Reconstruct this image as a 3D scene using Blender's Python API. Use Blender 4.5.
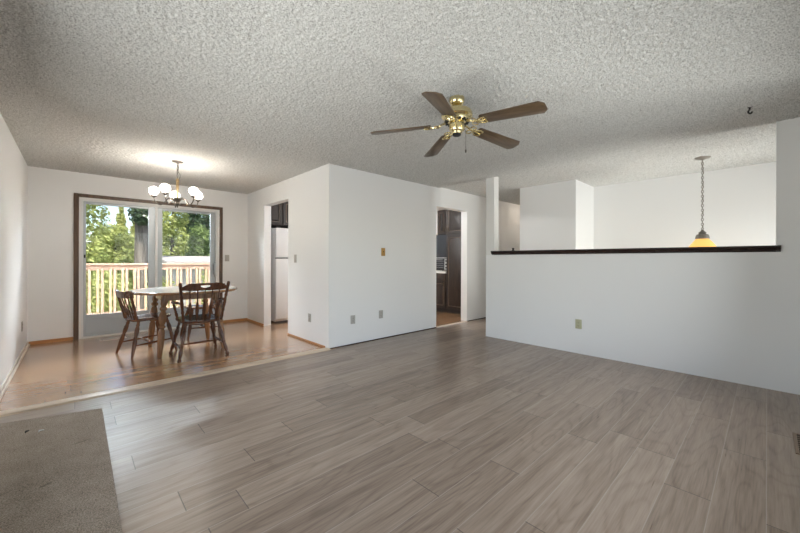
import bpy, bmesh, math, random
from mathutils import Vector, Matrix
random.seed(7)
PI = math.pi
sc = bpy.context.scene
COL = sc.collection
for o in list(bpy.data.objects):
    bpy.data.objects.remove(o)

# ------------------------------------------------------------------ dimensions of the house
XL, YB, XF, YM, XH, H = -0.476, 6.871, 2.417, 3.932, 4.62, 2.44
YF = -0.50                      # front wall (behind the camera)

# ------------------------------------------------------------------ camera
cam = bpy.data.cameras.new('camera')
cam.sensor_width = 36.0
cam.lens = 345.06 / 800 * 36.0
cam.shift_y = -0.0079
cam.clip_start = 0.02
co = bpy.data.objects.new('camera', cam)
COL.objects.link(co)
co.location = (0, 0, 1.17)
co.rotation_mode = 'QUATERNION'
yaw = 0.7545
co.rotation_quaternion = (Matrix.Rotation(-yaw, 3, 'Z') @ Matrix.Rotation(PI / 2, 3, 'X') @ Matrix.Rotation(0.0027, 3, 'Z')).to_quaternion()
sc.camera = co

# ------------------------------------------------------------------ world, sun, daylight, added fill lamps, exposure
w = bpy.data.worlds.new('sky')
sc.world = w
w.use_nodes = True
nt = w.node_tree
nt.nodes.clear()
sky = nt.nodes.new('ShaderNodeTexSky')
sky.sky_type = 'NISHITA'
sky.sun_disc = False
sky.sun_elevation = math.radians(52)
sky.sun_rotation = math.radians(200)
sky.air_density = 1.0
sky.dust_density = 1.5
bg = nt.nodes.new('ShaderNodeBackground')
bg.inputs['Strength'].default_value = 0.22
wo = nt.nodes.new('ShaderNodeOutputWorld')
nt.links.new(sky.outputs[0], bg.inputs[0])
nt.links.new(bg.outputs[0], wo.inputs[0])

def sun_lamp(direction, strength, color):
    l = bpy.data.lights.new('sun', 'SUN')
    l.energy = strength
    l.color = color
    l.angle = math.radians(0.6)
    o = bpy.data.objects.new('sun', l)
    COL.objects.link(o)
    o.rotation_mode = 'QUATERNION'
    o.rotation_quaternion = Vector(direction).to_track_quat('-Z', 'Y')
    return o
sun_lamp((0.32, 0.55, -1.0), 5.2, (1.0, 0.93, 0.82))

def outside_lamp(name, loc, direction, sx, sy, power, color):
    """area lamp outside the house, for window daylight and for added fill"""
    l = bpy.data.lights.new(name, 'AREA')
    l.shape = 'RECTANGLE'
    l.size, l.size_y = sx, sy
    l.energy = power
    l.color = color
    o = bpy.data.objects.new(name, l)
    COL.objects.link(o)
    o.location = loc
    o.rotation_mode = 'QUATERNION'
    o.rotation_quaternion = Vector(direction).to_track_quat('-Z', 'Z')
    return o
outside_lamp('daylight_living_window', (2.35, YF - 0.17, 1.25), (0, 1, 0), 3.0, 1.7, 26, (0.97, 0.985, 1.0))
outside_lamp('fill_front_up', (2.35, YF - 2.9, -0.15), (0, 0.05, 1), 5.0, 4.4, 92, (1.0, 0.985, 0.95))  # added upward lamp outside the front window, lifts the living room ceiling
outside_lamp('fill_left_window', (XL - 0.17, 1.75, 1.25), (1, 0, 0), 3.9, 1.7, 50, (0.98, 0.985, 1.0))  # fill lamp for the made-up left window
outside_lamp('fill_left_up', (XL - 2.75, 1.8, -0.15), (0.05, 0, 1), 6.4, 4.4, 280, (1.0, 0.985, 0.95))  # unseen lamp facing up, added on the left for the near ceiling
outside_lamp('daylight_entry_window', (5.65, -1.47, 0.95), (0, 1, 0), 1.5, 2.2, 12, (0.97, 0.985, 1.0))
outside_lamp('fill_entry_up', (5.65, -2.60, -1.40), (0, 0.25, 1), 2.6, 2.0, 290, (1.0, 0.985, 0.95))  # added lamp facing up through the entry glass to brighten the landing ceiling
outside_lamp('fill_under_eaves', (0.97, YB + 0.42, 2.34), (0, -0.72, -0.69), 2.4, 0.45, 320, (0.86, 0.93, 1.0))  # fill lamp added above the slider, out of sight, for the dining room

sc.view_settings.view_transform = 'Standard'
sc.view_settings.look = 'None'
sc.view_settings.gamma = 1.0
sc.view_settings.use_curve_mapping = False
sc.view_settings.exposure = 0.54
sc.cycles.use_denoising = True
sc.cycles.max_bounces = 12
sc.cycles.diffuse_bounces = 6
sc.cycles.transparent_max_bounces = 16
sc.cycles.caustics_reflective = False
sc.cycles.caustics_refractive = False

# ------------------------------------------------------------------ material helpers
def mat(name, color=(0.8, 0.8, 0.8), rough=0.5, metal=0.0, spec=0.5, coat=0.0):
    m = bpy.data.materials.new(name)
    m.use_nodes = True
    b = m.node_tree.nodes['Principled BSDF']
    b.inputs['Base Color'].default_value = (*color, 1)
    b.inputs['Roughness'].default_value = rough
    b.inputs['Metallic'].default_value = metal
    b.inputs['Specular IOR Level'].default_value = spec
    b.inputs['Coat Weight'].default_value = coat
    return m

class NT:
    """small helper to wire node trees"""
    def __init__(s, m):
        s.t = m.node_tree
        s.b = s.t.nodes['Principled BSDF']
        s.tc = s.t.nodes.new('ShaderNodeTexCoord')
    def n(s, kind, **kw):
        nd = s.t.nodes.new(kind)
        for k, v in kw.items():
            setattr(nd, k, v)
        return nd
    def l(s, a, b):
        s.t.links.new(a, b)
    def val(s, sock, v):
        if hasattr(v, 'is_output') or isinstance(v, bpy.types.NodeSocket):
            s.l(v, sock)
        else:
            sock.default_value = v
    def m(s, op, a, b=None, c=None):
        nd = s.n('ShaderNodeMath', operation=op)
        s.val(nd.inputs[0], a)
        if b is not None: s.val(nd.inputs[1], b)
        if c is not None: s.val(nd.inputs[2], c)
        return nd.outputs[0]
    def xyz(s, v):
        nd = s.n('ShaderNodeSeparateXYZ'); s.l(v, nd.inputs[0]); return nd.outputs
    def comb(s, x, y, z):
        nd = s.n('ShaderNodeCombineXYZ')
        for i, q in enumerate((x, y, z)): s.val(nd.inputs[i], q)
        return nd.outputs[0]
    def noise(s, vec, scale, detail=2.0, rough=0.5, dist=0.0):
        nd = s.n('ShaderNodeTexNoise')
        s.l(vec, nd.inputs['Vector'])
        nd.inputs['Scale'].default_value = scale
        nd.inputs['Detail'].default_value = detail
        nd.inputs['Roughness'].default_value = rough
        nd.inputs['Distortion'].default_value = dist
        return nd.outputs[0]
    def ramp(s, fac, stops):
        nd = s.n('ShaderNodeValToRGB')
        e = nd.color_ramp.elements
        while len(e) < len(stops): e.new(0.5)
        for i, (p, c) in enumerate(stops):
            e[i].position = p; e[i].color = (*c, 1)
        s.l(fac, nd.inputs[0])
        return nd.outputs[0]
    def mix(s, fac, a, b, blend='MIX'):
        nd = s.n('ShaderNodeMix', data_type='RGBA', blend_type=blend)
        s.val(nd.inputs[0], fac)
        for sock, v in ((nd.inputs[6], a), (nd.inputs[7], b)):
            if isinstance(v, tuple): sock.default_value = (*v, 1)
            else: s.l(v, sock)
        return nd.outputs[2]
    def bump(s, h, strength, dist):
        nd = s.n('ShaderNodeBump')
        nd.inputs['Strength'].default_value = strength
        nd.inputs['Distance'].default_value = dist
        s.l(h, nd.inputs['Height'])
        s.l(nd.outputs[0], s.b.inputs['Normal'])
    def color(s, c): s.l(c, s.b.inputs['Base Color'])

def paint(name, color, rough=0.55, bump=0.25):
    m = mat(name, color, rough, spec=0.3)
    t = NT(m)
    t.bump(t.noise(t.tc.outputs['Object'], 160, 3), bump, 0.0015)
    return m

def plank_floor(name, pw, pl, stops, grain, rough, seam_dark, knots, end_dark=0.5, vary=0.42, seam=(0.05, 0.04, 0.035), relief=0.35):
    """laminate planks running along X"""
    m = mat(name, rough=rough, spec=0.5)
    t = NT(m)
    X, Y, Z = t.xyz(t.tc.outputs['Object'])
    row_f = t.m('DIVIDE', Y, pw)
    row = t.m('FLOOR', row_f)
    wn = t.n('ShaderNodeTexWhiteNoise', noise_dimensions='1D')
    t.l(row, wn.inputs['W'])
    off = t.m('MULTIPLY', wn.outputs['Value'], pl)
    colf = t.m('DIVIDE', t.m('ADD', X, off), pl)
    colm = t.m('FLOOR', colf)
    wn2 = t.n('ShaderNodeTexWhiteNoise', noise_dimensions='2D')
    t.l(t.comb(row, colm, 0.0), wn2.inputs['Vector'])
    rnd = wn2.outputs['Value']
    shift = t.m('MULTIPLY', rnd, 37.0)
    # long soft grain and cathedral rings
    v1 = t.comb(t.m('ADD', t.m('MULTIPLY', X, 0.9), shift), t.m('MULTIPLY', Y, 20.0), shift)
    g1 = t.noise(v1, 1.0, 5, 0.62)
    v2 = t.comb(t.m('ADD', t.m('MULTIPLY', X, 1.1), shift), t.m('MULTIPLY', Y, 6.0), shift)
    n2 = t.noise(v2, 1.0, 1.5, 0.4)
    rings = t.m('SINE', t.m('ADD', t.m('MULTIPLY', n2, knots * 1.5), t.m('MULTIPLY', g1, 2.5)))
    rings = t.m('MULTIPLY', t.m('ADD', rings, 1.0), 0.5)
    rings = t.m('POWER', rings, 5.0)
    v3 = t.comb(t.m('ADD', t.m('MULTIPLY', X, 5.0), shift), t.m('MULTIPLY', Y, 120.0), shift)
    g3 = t.noise(v3, 1.0, 2, 0.6)
    f = t.m('ADD', t.m('MULTIPLY', g1, 0.75), t.m('MULTIPLY', rings, grain))
    f = t.m('ADD', f, t.m('MULTIPLY', t.m('SUBTRACT', g3, 0.5), 0.5))
    f = t.m('ADD', f, t.m('MULTIPLY', t.m('SUBTRACT', rnd, 0.5), vary))
    c = t.ramp(f, stops)
    fy = t.m('FRACT', row_f)
    dy = t.m('MULTIPLY', t.m('MINIMUM', fy, t.m('SUBTRACT', 1.0, fy)), pw)
    fx = t.m('FRACT', colf)
    dx = t.m('MULTIPLY', t.m('MINIMUM', fx, t.m('SUBTRACT', 1.0, fx)), pl)
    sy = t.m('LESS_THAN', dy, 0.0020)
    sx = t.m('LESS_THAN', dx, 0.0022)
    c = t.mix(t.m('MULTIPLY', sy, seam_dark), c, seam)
    c = t.mix(t.m('MULTIPLY', sx, end_dark), c, (0.03, 0.025, 0.022))
    t.color(c)
    edge = t.m('MINIMUM', t.m('MULTIPLY', dy, 1.0), dx)
    groove = t.m('MINIMUM', t.m('DIVIDE', edge, 0.004), 1.0)
    hgt = t.m('ADD', groove, t.m('MULTIPLY', g3, 0.12))
    t.bump(hgt, relief, 0.0012)
    t.l(t.m('ADD', rough - 0.05, t.m('MULTIPLY', g3, 0.10)), t.b.inputs['Roughness'])
    return m

def wood(name, dark, light, rough=0.3, axis=2, coat=0.0, scale=1.0):
    m = mat(name, rough=rough, coat=coat)
    t = NT(m)
    mp = t.n('ShaderNodeMapping')
    s = [22 * scale] * 3
    s[axis] = 2.0 * scale
    mp.inputs['Scale'].default_value = s
    t.l(t.tc.outputs['Object'], mp.inputs[0])
    g = t.noise(mp.outputs[0], 1.6, 4, 0.6, 0.6)
    t.color(t.ramp(g, [(0.3, dark), (0.72, light)]))
    t.bump(g, 0.08 if rough < 0.85 else 1.0, 0.002 if rough < 0.85 else 0.03)
    return m

# ------------------------------------------------------------------ materials
M_wall = paint('white_wall_paint', (0.84, 0.84, 0.835))
M_trimwhite = paint('white_trim_paint', (0.78, 0.77, 0.75), 0.4, 0.05)

def popcorn():
    m = mat('popcorn_ceiling', (0.88, 0.87, 0.85), 0.95, spec=0.1)
    t = NT(m)
    # uneven grain tones, darkened further to paint in the shade of crevices
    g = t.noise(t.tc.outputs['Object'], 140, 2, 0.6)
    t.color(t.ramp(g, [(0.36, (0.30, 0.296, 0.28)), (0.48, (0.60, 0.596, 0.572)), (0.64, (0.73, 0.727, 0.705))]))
    return m
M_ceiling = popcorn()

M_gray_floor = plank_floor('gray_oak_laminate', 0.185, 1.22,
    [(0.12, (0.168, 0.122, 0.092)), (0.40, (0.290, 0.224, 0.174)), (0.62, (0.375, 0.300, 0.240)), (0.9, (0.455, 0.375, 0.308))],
    -0.10, 0.30, 0.55, 42.0, 0.75, 0.24, (0.45, 0.40, 0.35))  # pale long seams: bevel highlights put into the plank colour
M_oak_floor = plank_floor('orange_oak_laminate', 0.066, 0.62,
    [(0.1, (0.37, 0.195, 0.090)), (0.5, (0.47, 0.265, 0.135)), (0.9, (0.55, 0.335, 0.185))],
    -0.10, 0.20, 0.22, 20.0, 0.25, 0.22, (0.26, 0.14, 0.07), 0.06)
_b = M_oak_floor.node_tree.nodes['Principled BSDF']
_b.inputs['Coat Weight'].default_value = 0.9
_b.inputs['Coat Roughness'].default_value = 0.2
_b.inputs['Coat IOR'].default_value = 1.7
M_honey = wood('honey_wood_trim', (0.34, 0.15, 0.045), (0.50, 0.25, 0.09), 0.35, 0)
M_strip = wood('pale_wood_strip', (0.52, 0.40, 0.28), (0.72, 0.60, 0.46), 0.35, 0)
M_palebase = wood('pale_wood_base', (0.58, 0.50, 0.42), (0.72, 0.64, 0.55), 0.4, 1)
M_casing = wood('dark_walnut_casing', (0.055, 0.030, 0.018), (0.14, 0.080, 0.045), 0.35, 2)
M_rail = wood('espresso_rail', (0.012, 0.006, 0.005), (0.032, 0.016, 0.013), 0.25, 1)
M_alu = mat('gray_aluminium', (0.44, 0.47, 0.49), 0.38, 0.25)
M_alu_pale = mat('pale_aluminium', (0.72, 0.73, 0.72), 0.6, 0.0)
M_kick = mat('gray_door_panel', (0.46, 0.50, 0.53), 0.4, 0.1)
M_steel = mat('gray_metal', (0.42, 0.43, 0.44), 0.35, 0.8)
M_vinyl = mat('white_vinyl', (0.8, 0.8, 0.79), 0.4)

def glass(name, tint=(0.97, 0.985, 0.98), rough=0.0):
    m = bpy.data.materials.new(name)
    m.use_nodes = True
    t = m.node_tree
    t.nodes.clear()
    o = t.nodes.new('ShaderNodeOutputMaterial')
    mx = t.nodes.new('ShaderNodeMixShader')
    tr = t.nodes.new('ShaderNodeBsdfTransparent')
    gl = t.nodes.new('ShaderNodeBsdfGlossy')
    fr = t.nodes.new('ShaderNodeFresnel')
    fr.inputs['IOR'].default_value = 1.22
    tr.inputs['Color'].default_value = (*tint, 1)
    gl.inputs['Roughness'].default_value = rough
    t.links.new(fr.outputs[0], mx.inputs[0])
    t.links.new(tr.outputs[0], mx.inputs[1])
    t.links.new(gl.outputs[0], mx.inputs[2])
    t.links.new(mx.outputs[0], o.inputs[0])
    return m
M_glass = glass('window_glass')

M_brass = mat('polished_brass', (0.80, 0.69, 0.40), 0.20, 1.0)
M_blackmetal = mat('black_metal', (0.012, 0.012, 0.012), 0.45, 0.4)
M_pewter = mat('brushed_pewter', (0.12, 0.105, 0.09), 0.38, 0.85)
M_nickel = mat('antique_nickel', (0.27, 0.245, 0.215), 0.45, 0.6)
M_blade = wood('walnut_fan_blade', (0.050, 0.030, 0.017), (0.16, 0.108, 0.062), 0.34, 0)
M_chair = wood('brown_stained_maple', (0.060, 0.022, 0.010), (0.19, 0.075, 0.032), 0.24, 2, 0.3)
M_chair_dark = wood('dark_stained_maple', (0.040, 0.015, 0.008), (0.135, 0.050, 0.022), 0.22, 2, 0.3)
M_table = wood('stained_oak_table', (0.17, 0.080, 0.033), (0.36, 0.18, 0.080), 0.26, 2, 0.2)
M_tabletop = mat('pale_laminate_tabletop', (0.56, 0.54, 0.49), 0.22, coat=0.3)
M_fridge = mat('white_enamel', (0.74, 0.74, 0.74), 0.3)
M_gasket = mat('gray_gasket', (0.10, 0.10, 0.10), 0.6)
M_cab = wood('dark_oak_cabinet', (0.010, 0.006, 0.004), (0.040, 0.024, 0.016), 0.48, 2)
M_cabedge = wood('worn_oak_moulding', (0.12, 0.08, 0.055), (0.26, 0.18, 0.12), 0.35, 2)
M_counter = mat('white_laminate_worktop', (0.78, 0.77, 0.74), 0.3)
M_appl = mat('black_enamel', (0.015, 0.016, 0.018), 0.2)
M_applglass = mat('dark_oven_glass', (0.02, 0.025, 0.032), 0.05)
M_bronze = mat('bronze_pull', (0.10, 0.075, 0.05), 0.35, 0.9)
M_ivory = mat('ivory_plate', (0.46, 0.45, 0.30), 0.4)
M_grayplate = mat('gray_beige_plate', (0.44, 0.42, 0.39), 0.45)
M_goldplate = mat('satin_brass_plate', (0.50, 0.29, 0.085), 0.4, 0.35)
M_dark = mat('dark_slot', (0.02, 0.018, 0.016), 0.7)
M_whiteplate = mat('white_register', (0.66, 0.65, 0.64), 0.4)
M_woodvent = wood('walnut_register', (0.17, 0.11, 0.07), (0.30, 0.21, 0.14), 0.4, 0)

def emission_glass(name, color, strength, base, rough=0.3):
    m = mat(name, base, rough)
    b = m.node_tree.nodes['Principled BSDF']
    b.inputs['Emission Color'].default_value = (*color, 1)
    b.inputs['Emission Strength'].default_value = strength
    return m
M_globe = emission_glass('lit_ribbed_glass', (1.0, 0.90, 0.74), 0.42, (0.85, 0.82, 0.76), 0.2)
_t = NT(M_globe)
_w = _t.n('ShaderNodeTexWave', wave_type='BANDS', bands_direction='Z')
_w.inputs['Scale'].default_value = 26
_w.inputs['Distortion'].default_value = 1.5
_t.l(_t.tc.outputs['Object'], _w.inputs['Vector'])
_t.bump(_w.outputs['Fac'], 0.6, 0.004)
_tr = _t.n('ShaderNodeBsdfTransparent'); _tr.inputs[0].default_value = (1.0, 0.97, 0.92, 1)
_mx = _t.n('ShaderNodeMixShader'); _mx.inputs[0].default_value = 0.5
_out = [n for n in _t.t.nodes if n.type == 'OUTPUT_MATERIAL'][0]
_t.l(_t.b.outputs[0], _mx.inputs[1]); _t.l(_tr.outputs[0], _mx.inputs[2]); _t.l(_mx.outputs[0], _out.inputs[0])
M_amber = emission_glass('lit_amber_glass', (1.0, 0.50, 0.12), 0.62, (0.75, 0.45, 0.14), 0.25)

def carpet():
    m = mat('brown_carpet', rough=0.95, spec=0.1)
    t = NT(m)
    P = t.tc.outputs['Object']
    X, Y, Z = t.xyz(P)
    fine = t.noise(P, 170, 2, 0.75)
    mid = t.noise(P, 9, 4, 0.6)
    big = t.noise(P, 2.2, 2, 0.5)
    f = t.m('ADD', t.m('MULTIPLY', fine, 0.78), t.m('MULTIPLY', mid, 0.16))
    f = t.m('ADD', f, t.m('MULTIPLY', big, 0.10))
    c = t.ramp(f, [(0.38, (0.18, 0.148, 0.118)), (0.55, (0.40, 0.338, 0.28)), (0.72, (0.60, 0.525, 0.45))])
    # pile streaks left by a rake
    wv = t.n('ShaderNodeTexWave', wave_type='BANDS', bands_direction='Y')
    mp = t.n('ShaderNodeMapping')
    mp.inputs['Rotation'].default_value = (0, 0, 1.45)
    t.l(P, mp.inputs[0])
    t.l(mp.outputs[0], wv.inputs['Vector'])
    wv.inputs['Scale'].default_value = 14
    wv.inputs['Distortion'].default_value = 2.0
    wv.inputs['Detail'].default_value = 2
    streak = t.m('MULTIPLY', wv.outputs['Color'], t.m('GREATER_THAN', Y, 2.6))
    c = t.mix(t.m('MULTIPLY', streak, 0.30), c, (0.40, 0.34, 0.28))
    # a few dark scuff marks
    for (sx, sy, ax, ay, ang) in ((-0.109, 2.535, 0.034, 0.014, 0.5), (-0.31, 2.56, 0.10, 0.010, 0.35), (0.02, 2.98, 0.06, 0.007, 0.2)):
        dx = t.m('SUBTRACT', X, sx); dy = t.m('SUBTRACT', Y, sy)
        u = t.m('ADD', t.m('MULTIPLY', dx, math.cos(ang) / ax), t.m('MULTIPLY', dy, math.sin(ang) / ax))
        v = t.m('SUBTRACT', t.m('MULTIPLY', dy, math.cos(ang) / ay), t.m('MULTIPLY', dx, math.sin(ang) / ay))
        d = t.m('ADD', t.m('MULTIPLY', u, u), t.m('MULTIPLY', v, v))
        d = t.m('ADD', d, t.m('MULTIPLY', mid, 0.9))
        fac = t.m('MULTIPLY', t.m('LESS_THAN', d, 1.15), 0.45)
        c = t.mix(fac, c, (0.10, 0.085, 0.065))
    t.color(c)
    t.bump(fine, 0.9, 0.006)
    return m
M_carpet = carpet()

def leaf_mat(name, a, b):
    m = mat(name, rough=0.55, spec=0.3)
    t = NT(m)
    oi = t.n('ShaderNodeTexWhiteNoise', noise_dimensions='3D')
    g = t.n('ShaderNodeNewGeometry')
    wn = t.n('ShaderNodeTexWhiteNoise', noise_dimensions='1D')
    t.l(g.outputs['Random Per Island'], wn.inputs['W'])
    t.color(t.ramp(wn.outputs['Value'], [(0.0, a), (1.0, b)]))
    tr = t.n('ShaderNodeBsdfTranslucent')
    tr.inputs['Color'].default_value = (*[min(1, x * 1.5) for x in b], 1)
    mx = t.n('ShaderNodeMixShader')
    mx.inputs[0].default_value = 0.22
    out = [n for n in t.t.nodes if n.type == 'OUTPUT_MATERIAL'][0]
    t.l(t.b.outputs[0], mx.inputs[1]); t.l(tr.outputs[0], mx.inputs[2]); t.l(mx.outputs[0], out.inputs[0])
    return m
M_leaf_bright = leaf_mat('bright_maple_leaf', (0.16, 0.21, 0.05), (0.50, 0.52, 0.20))
M_leaf_mid = leaf_mat('green_leaf', (0.07, 0.12, 0.04), (0.26, 0.33, 0.12))
M_leaf_dark = leaf_mat('dark_fir_needle', (0.015, 0.035, 0.018), (0.08, 0.12, 0.06))
M_leaf_yellow = leaf_mat('yellow_cedar_leaf', (0.24, 0.28, 0.08), (0.58, 0.58, 0.26))
M_bark = wood('tree_bark', (0.06, 0.05, 0.042), (0.24, 0.21, 0.18), 0.9, 2, 0, 0.45)
M_cedar = wood('weathered_cedar', (0.34, 0.20, 0.135), (0.46, 0.30, 0.215), 0.7, 0)
M_baluster_lit = wood('lit_cedar', (0.34, 0.22, 0.125), (0.48, 0.345, 0.215), 0.7, 2)  # cream of the sunlit balusters put into the colour
M_deckboard = wood('gray_deck_board', (0.44, 0.40, 0.36), (0.58, 0.54, 0.49), 0.8, 0)
M_ground = leaf_mat('lawn', (0.08, 0.10, 0.03), (0.16, 0.17, 0.05))
M_shed = paint('beige_siding', (0.42, 0.40, 0.37))
M_shedroof = paint('pale_roofing', (0.40, 0.36, 0.34), 0.8, 0.5)
M_roof = paint('gray_shingle', (0.2, 0.19, 0.18), 0.9)

# ------------------------------------------------------------------ mesh helpers
class MB:
    def __init__(s): s.bm = bmesh.new()
    def box(s, a, b, bevel=0.0, seg=1):
        a = Vector(a); b = Vector(b)
        lo = Vector([min(a[i], b[i]) for i in range(3)]); hi = Vector([max(a[i], b[i]) for i in range(3)])
        t = bmesh.new()
        bmesh.ops.create_cube(t, size=1.0)
        for v in t.verts:
            v.co = Vector([(lo[i] + hi[i]) / 2 + v.co[i] * (hi[i] - lo[i]) for i in range(3)])
        if bevel > 0:
            bmesh.ops.bevel(t, geom=list(t.edges), offset=bevel, segments=seg, affect='EDGES', profile=0.5)
        s.merge(t); return s
    def merge(s, t, M=None):
        if M is not None: t.transform(M)
        me = bpy.data.meshes.new('tmp'); t.to_mesh(me); t.free()
        s.bm.from_mesh(me); bpy.data.meshes.remove(me)
    def prism(s, pts, z0, z1, M=None, bevel=0.0):
        """outline in the xy plane pulled up from z0 to z1"""
        t = bmesh.new()
        lo = [t.verts.new((x, y, z0)) for x, y in pts]; hi = [t.verts.new((x, y, z1)) for x, y in pts]
        n = len(pts)
        t.faces.new(lo[::-1]); t.faces.new(hi)
        for i in range(n): t.faces.new((lo[i], lo[(i + 1) % n], hi[(i + 1) % n], hi[i]))
        bmesh.ops.recalc_face_normals(t, faces=t.faces)
        if bevel: bmesh.ops.bevel(t, geom=list(t.edges), offset=bevel, segments=2, affect='EDGES', profile=0.5)
        s.merge(t, M); return s
    def lathe(s, prof, M=None, seg=24):
        """profile of (radius, z) turned round z"""
        t = bmesh.new()
        rings = []
        for r, z in prof:
            if r < 1e-5: rings.append([t.verts.new((0, 0, z))])
            else: rings.append([t.verts.new((r * math.cos(2 * PI * k / seg), r * math.sin(2 * PI * k / seg), z)) for k in range(seg)])
        for A, B in zip(rings, rings[1:]):
            for k in range(seg):
                k2 = (k + 1) % seg
                if len(A) == 1 and len(B) == 1: continue
                if len(A) == 1: t.faces.new((A[0], B[k2], B[k]))
                elif len(B) == 1: t.faces.new((A[k], A[k2], B[0]))
                else: t.faces.new((A[k], A[k2], B[k2], B[k]))
        if len(rings[0]) > 1: t.faces.new(rings[0][::-1])
        if len(rings[-1]) > 1: t.faces.new(rings[-1])
        bmesh.ops.recalc_face_normals(t, faces=t.faces)
        s.merge(t, M); return s
    def turned(s, p0, p1, prof, seg=12):
        """turned spindle from p0 to p1, profile (fraction, radius)"""
        p0 = Vector(p0); p1 = Vector(p1); d = p1 - p0; L = d.length
        q = Vector((0, 0, 1)).rotation_difference(d.normalized())
        M = Matrix.Translation(p0) @ q.to_matrix().to_4x4()
        return s.lathe([(r, t * L) for t, r in prof], M, seg)
    def tube(s, pts, r, seg=8, closed=False):
        pts = [Vector(p) for p in pts]; n = len(pts)
        rr = r if isinstance(r, (list, tuple)) else [r] * n
        t = bmesh.new(); rings = []
        up = None
        for i, p in enumerate(pts):
            if closed: d = pts[(i + 1) % n] - pts[i - 1]
            else: d = pts[min(i + 1, n - 1)] - pts[max(i - 1, 0)]
            d.normalize()
            if up is None:
                up = Vector((0, 0, 1)) if abs(d.z) < 0.9 else Vector((1, 0, 0))
            a = d.cross(up).normalized(); b = a.cross(d).normalized(); up = b
            rings.append([t.verts.new(p + (a * math.cos(2 * PI * k / seg) + b * math.sin(2 * PI * k / seg)) * rr[i]) for k in range(seg)])
        pairs = list(zip(rings, rings[1:])) + ([(rings[-1], rings[0])] if closed else [])
        for A, B in pairs:
            for k in range(seg):
                t.faces.new((A[k], A[(k + 1) % seg], B[(k + 1) % seg], B[k]))
        if not closed:
            t.faces.new(rings[0][::-1]); t.faces.new(rings[-1])
        bmesh.ops.recalc_face_normals(t, faces=t.faces)
        s.merge(t); return s
    def strip(s, cols, yf, thick):
        """upright board: columns (x, z0, z1), bent and leaning by yf(x, z)"""
        t = bmesh.new(); F = []
        for x, z0, z1 in cols:
            F.append([t.verts.new((x, yf(x, z) + dy, z)) for dy in (-thick / 2, thick / 2) for z in (z0, z1)])
        for A, B in zip(F, F[1:]):
            t.faces.new((A[0], B[0], B[1], A[1])); t.faces.new((A[2], A[3], B[3], B[2]))
            t.faces.new((A[1], B[1], B[3], A[3])); t.faces.new((A[0], A[2], B[2], B[0]))
        for A in (F[0], F[-1]): t.faces.new((A[0], A[1], A[3], A[2]))
        bmesh.ops.recalc_face_normals(t, faces=t.faces)
        s.merge(t); return s
    def build(s, name, material, parent=None, smooth=35, loc=None):
        me = bpy.data.meshes.new(name)
        s.bm.to_mesh(me); s.bm.free()
        me.materials.append(material)
        if smooth:
            me.polygons.foreach_set('use_smooth', [True] * len(me.polygons))
            me.set_sharp_from_angle(angle=math.radians(smooth))
        o = bpy.data.objects.new(name, me)
        COL.objects.link(o)
        if parent is not None: o.parent = parent
        if loc is not None: o.location = loc
        return o

def struct(o): o['kind'] = 'structure'; return o
def tag(o, label, cat, group=None, kind=None):
    o['label'] = label; o['category'] = cat
    if group: o['group'] = group
    if kind: o['kind'] = kind
    return o
def thing(name, label, cat, loc=(0, 0, 0), rz=0.0, group=None):
    o = bpy.data.objects.new(name, None)
    o.empty_display_size = 0.1
    COL.objects.link(o); o.location = loc; o.rotation_euler = (0, 0, rz)
    return tag(o, label, cat, group)
def copy_tree(o, parent=None):
    c = o.copy(); COL.objects.link(c)
    if parent is not None: c.parent = parent
    for ch in list(o.children): copy_tree(ch, c)
    return c
def boxes(name, m, lst, parent=None, bevel=0.0, seg=1):
    b = MB()
    for a, c in lst: b.box(a, c, bevel, seg)
    return b.build(name, m, parent, smooth=None)

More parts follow.
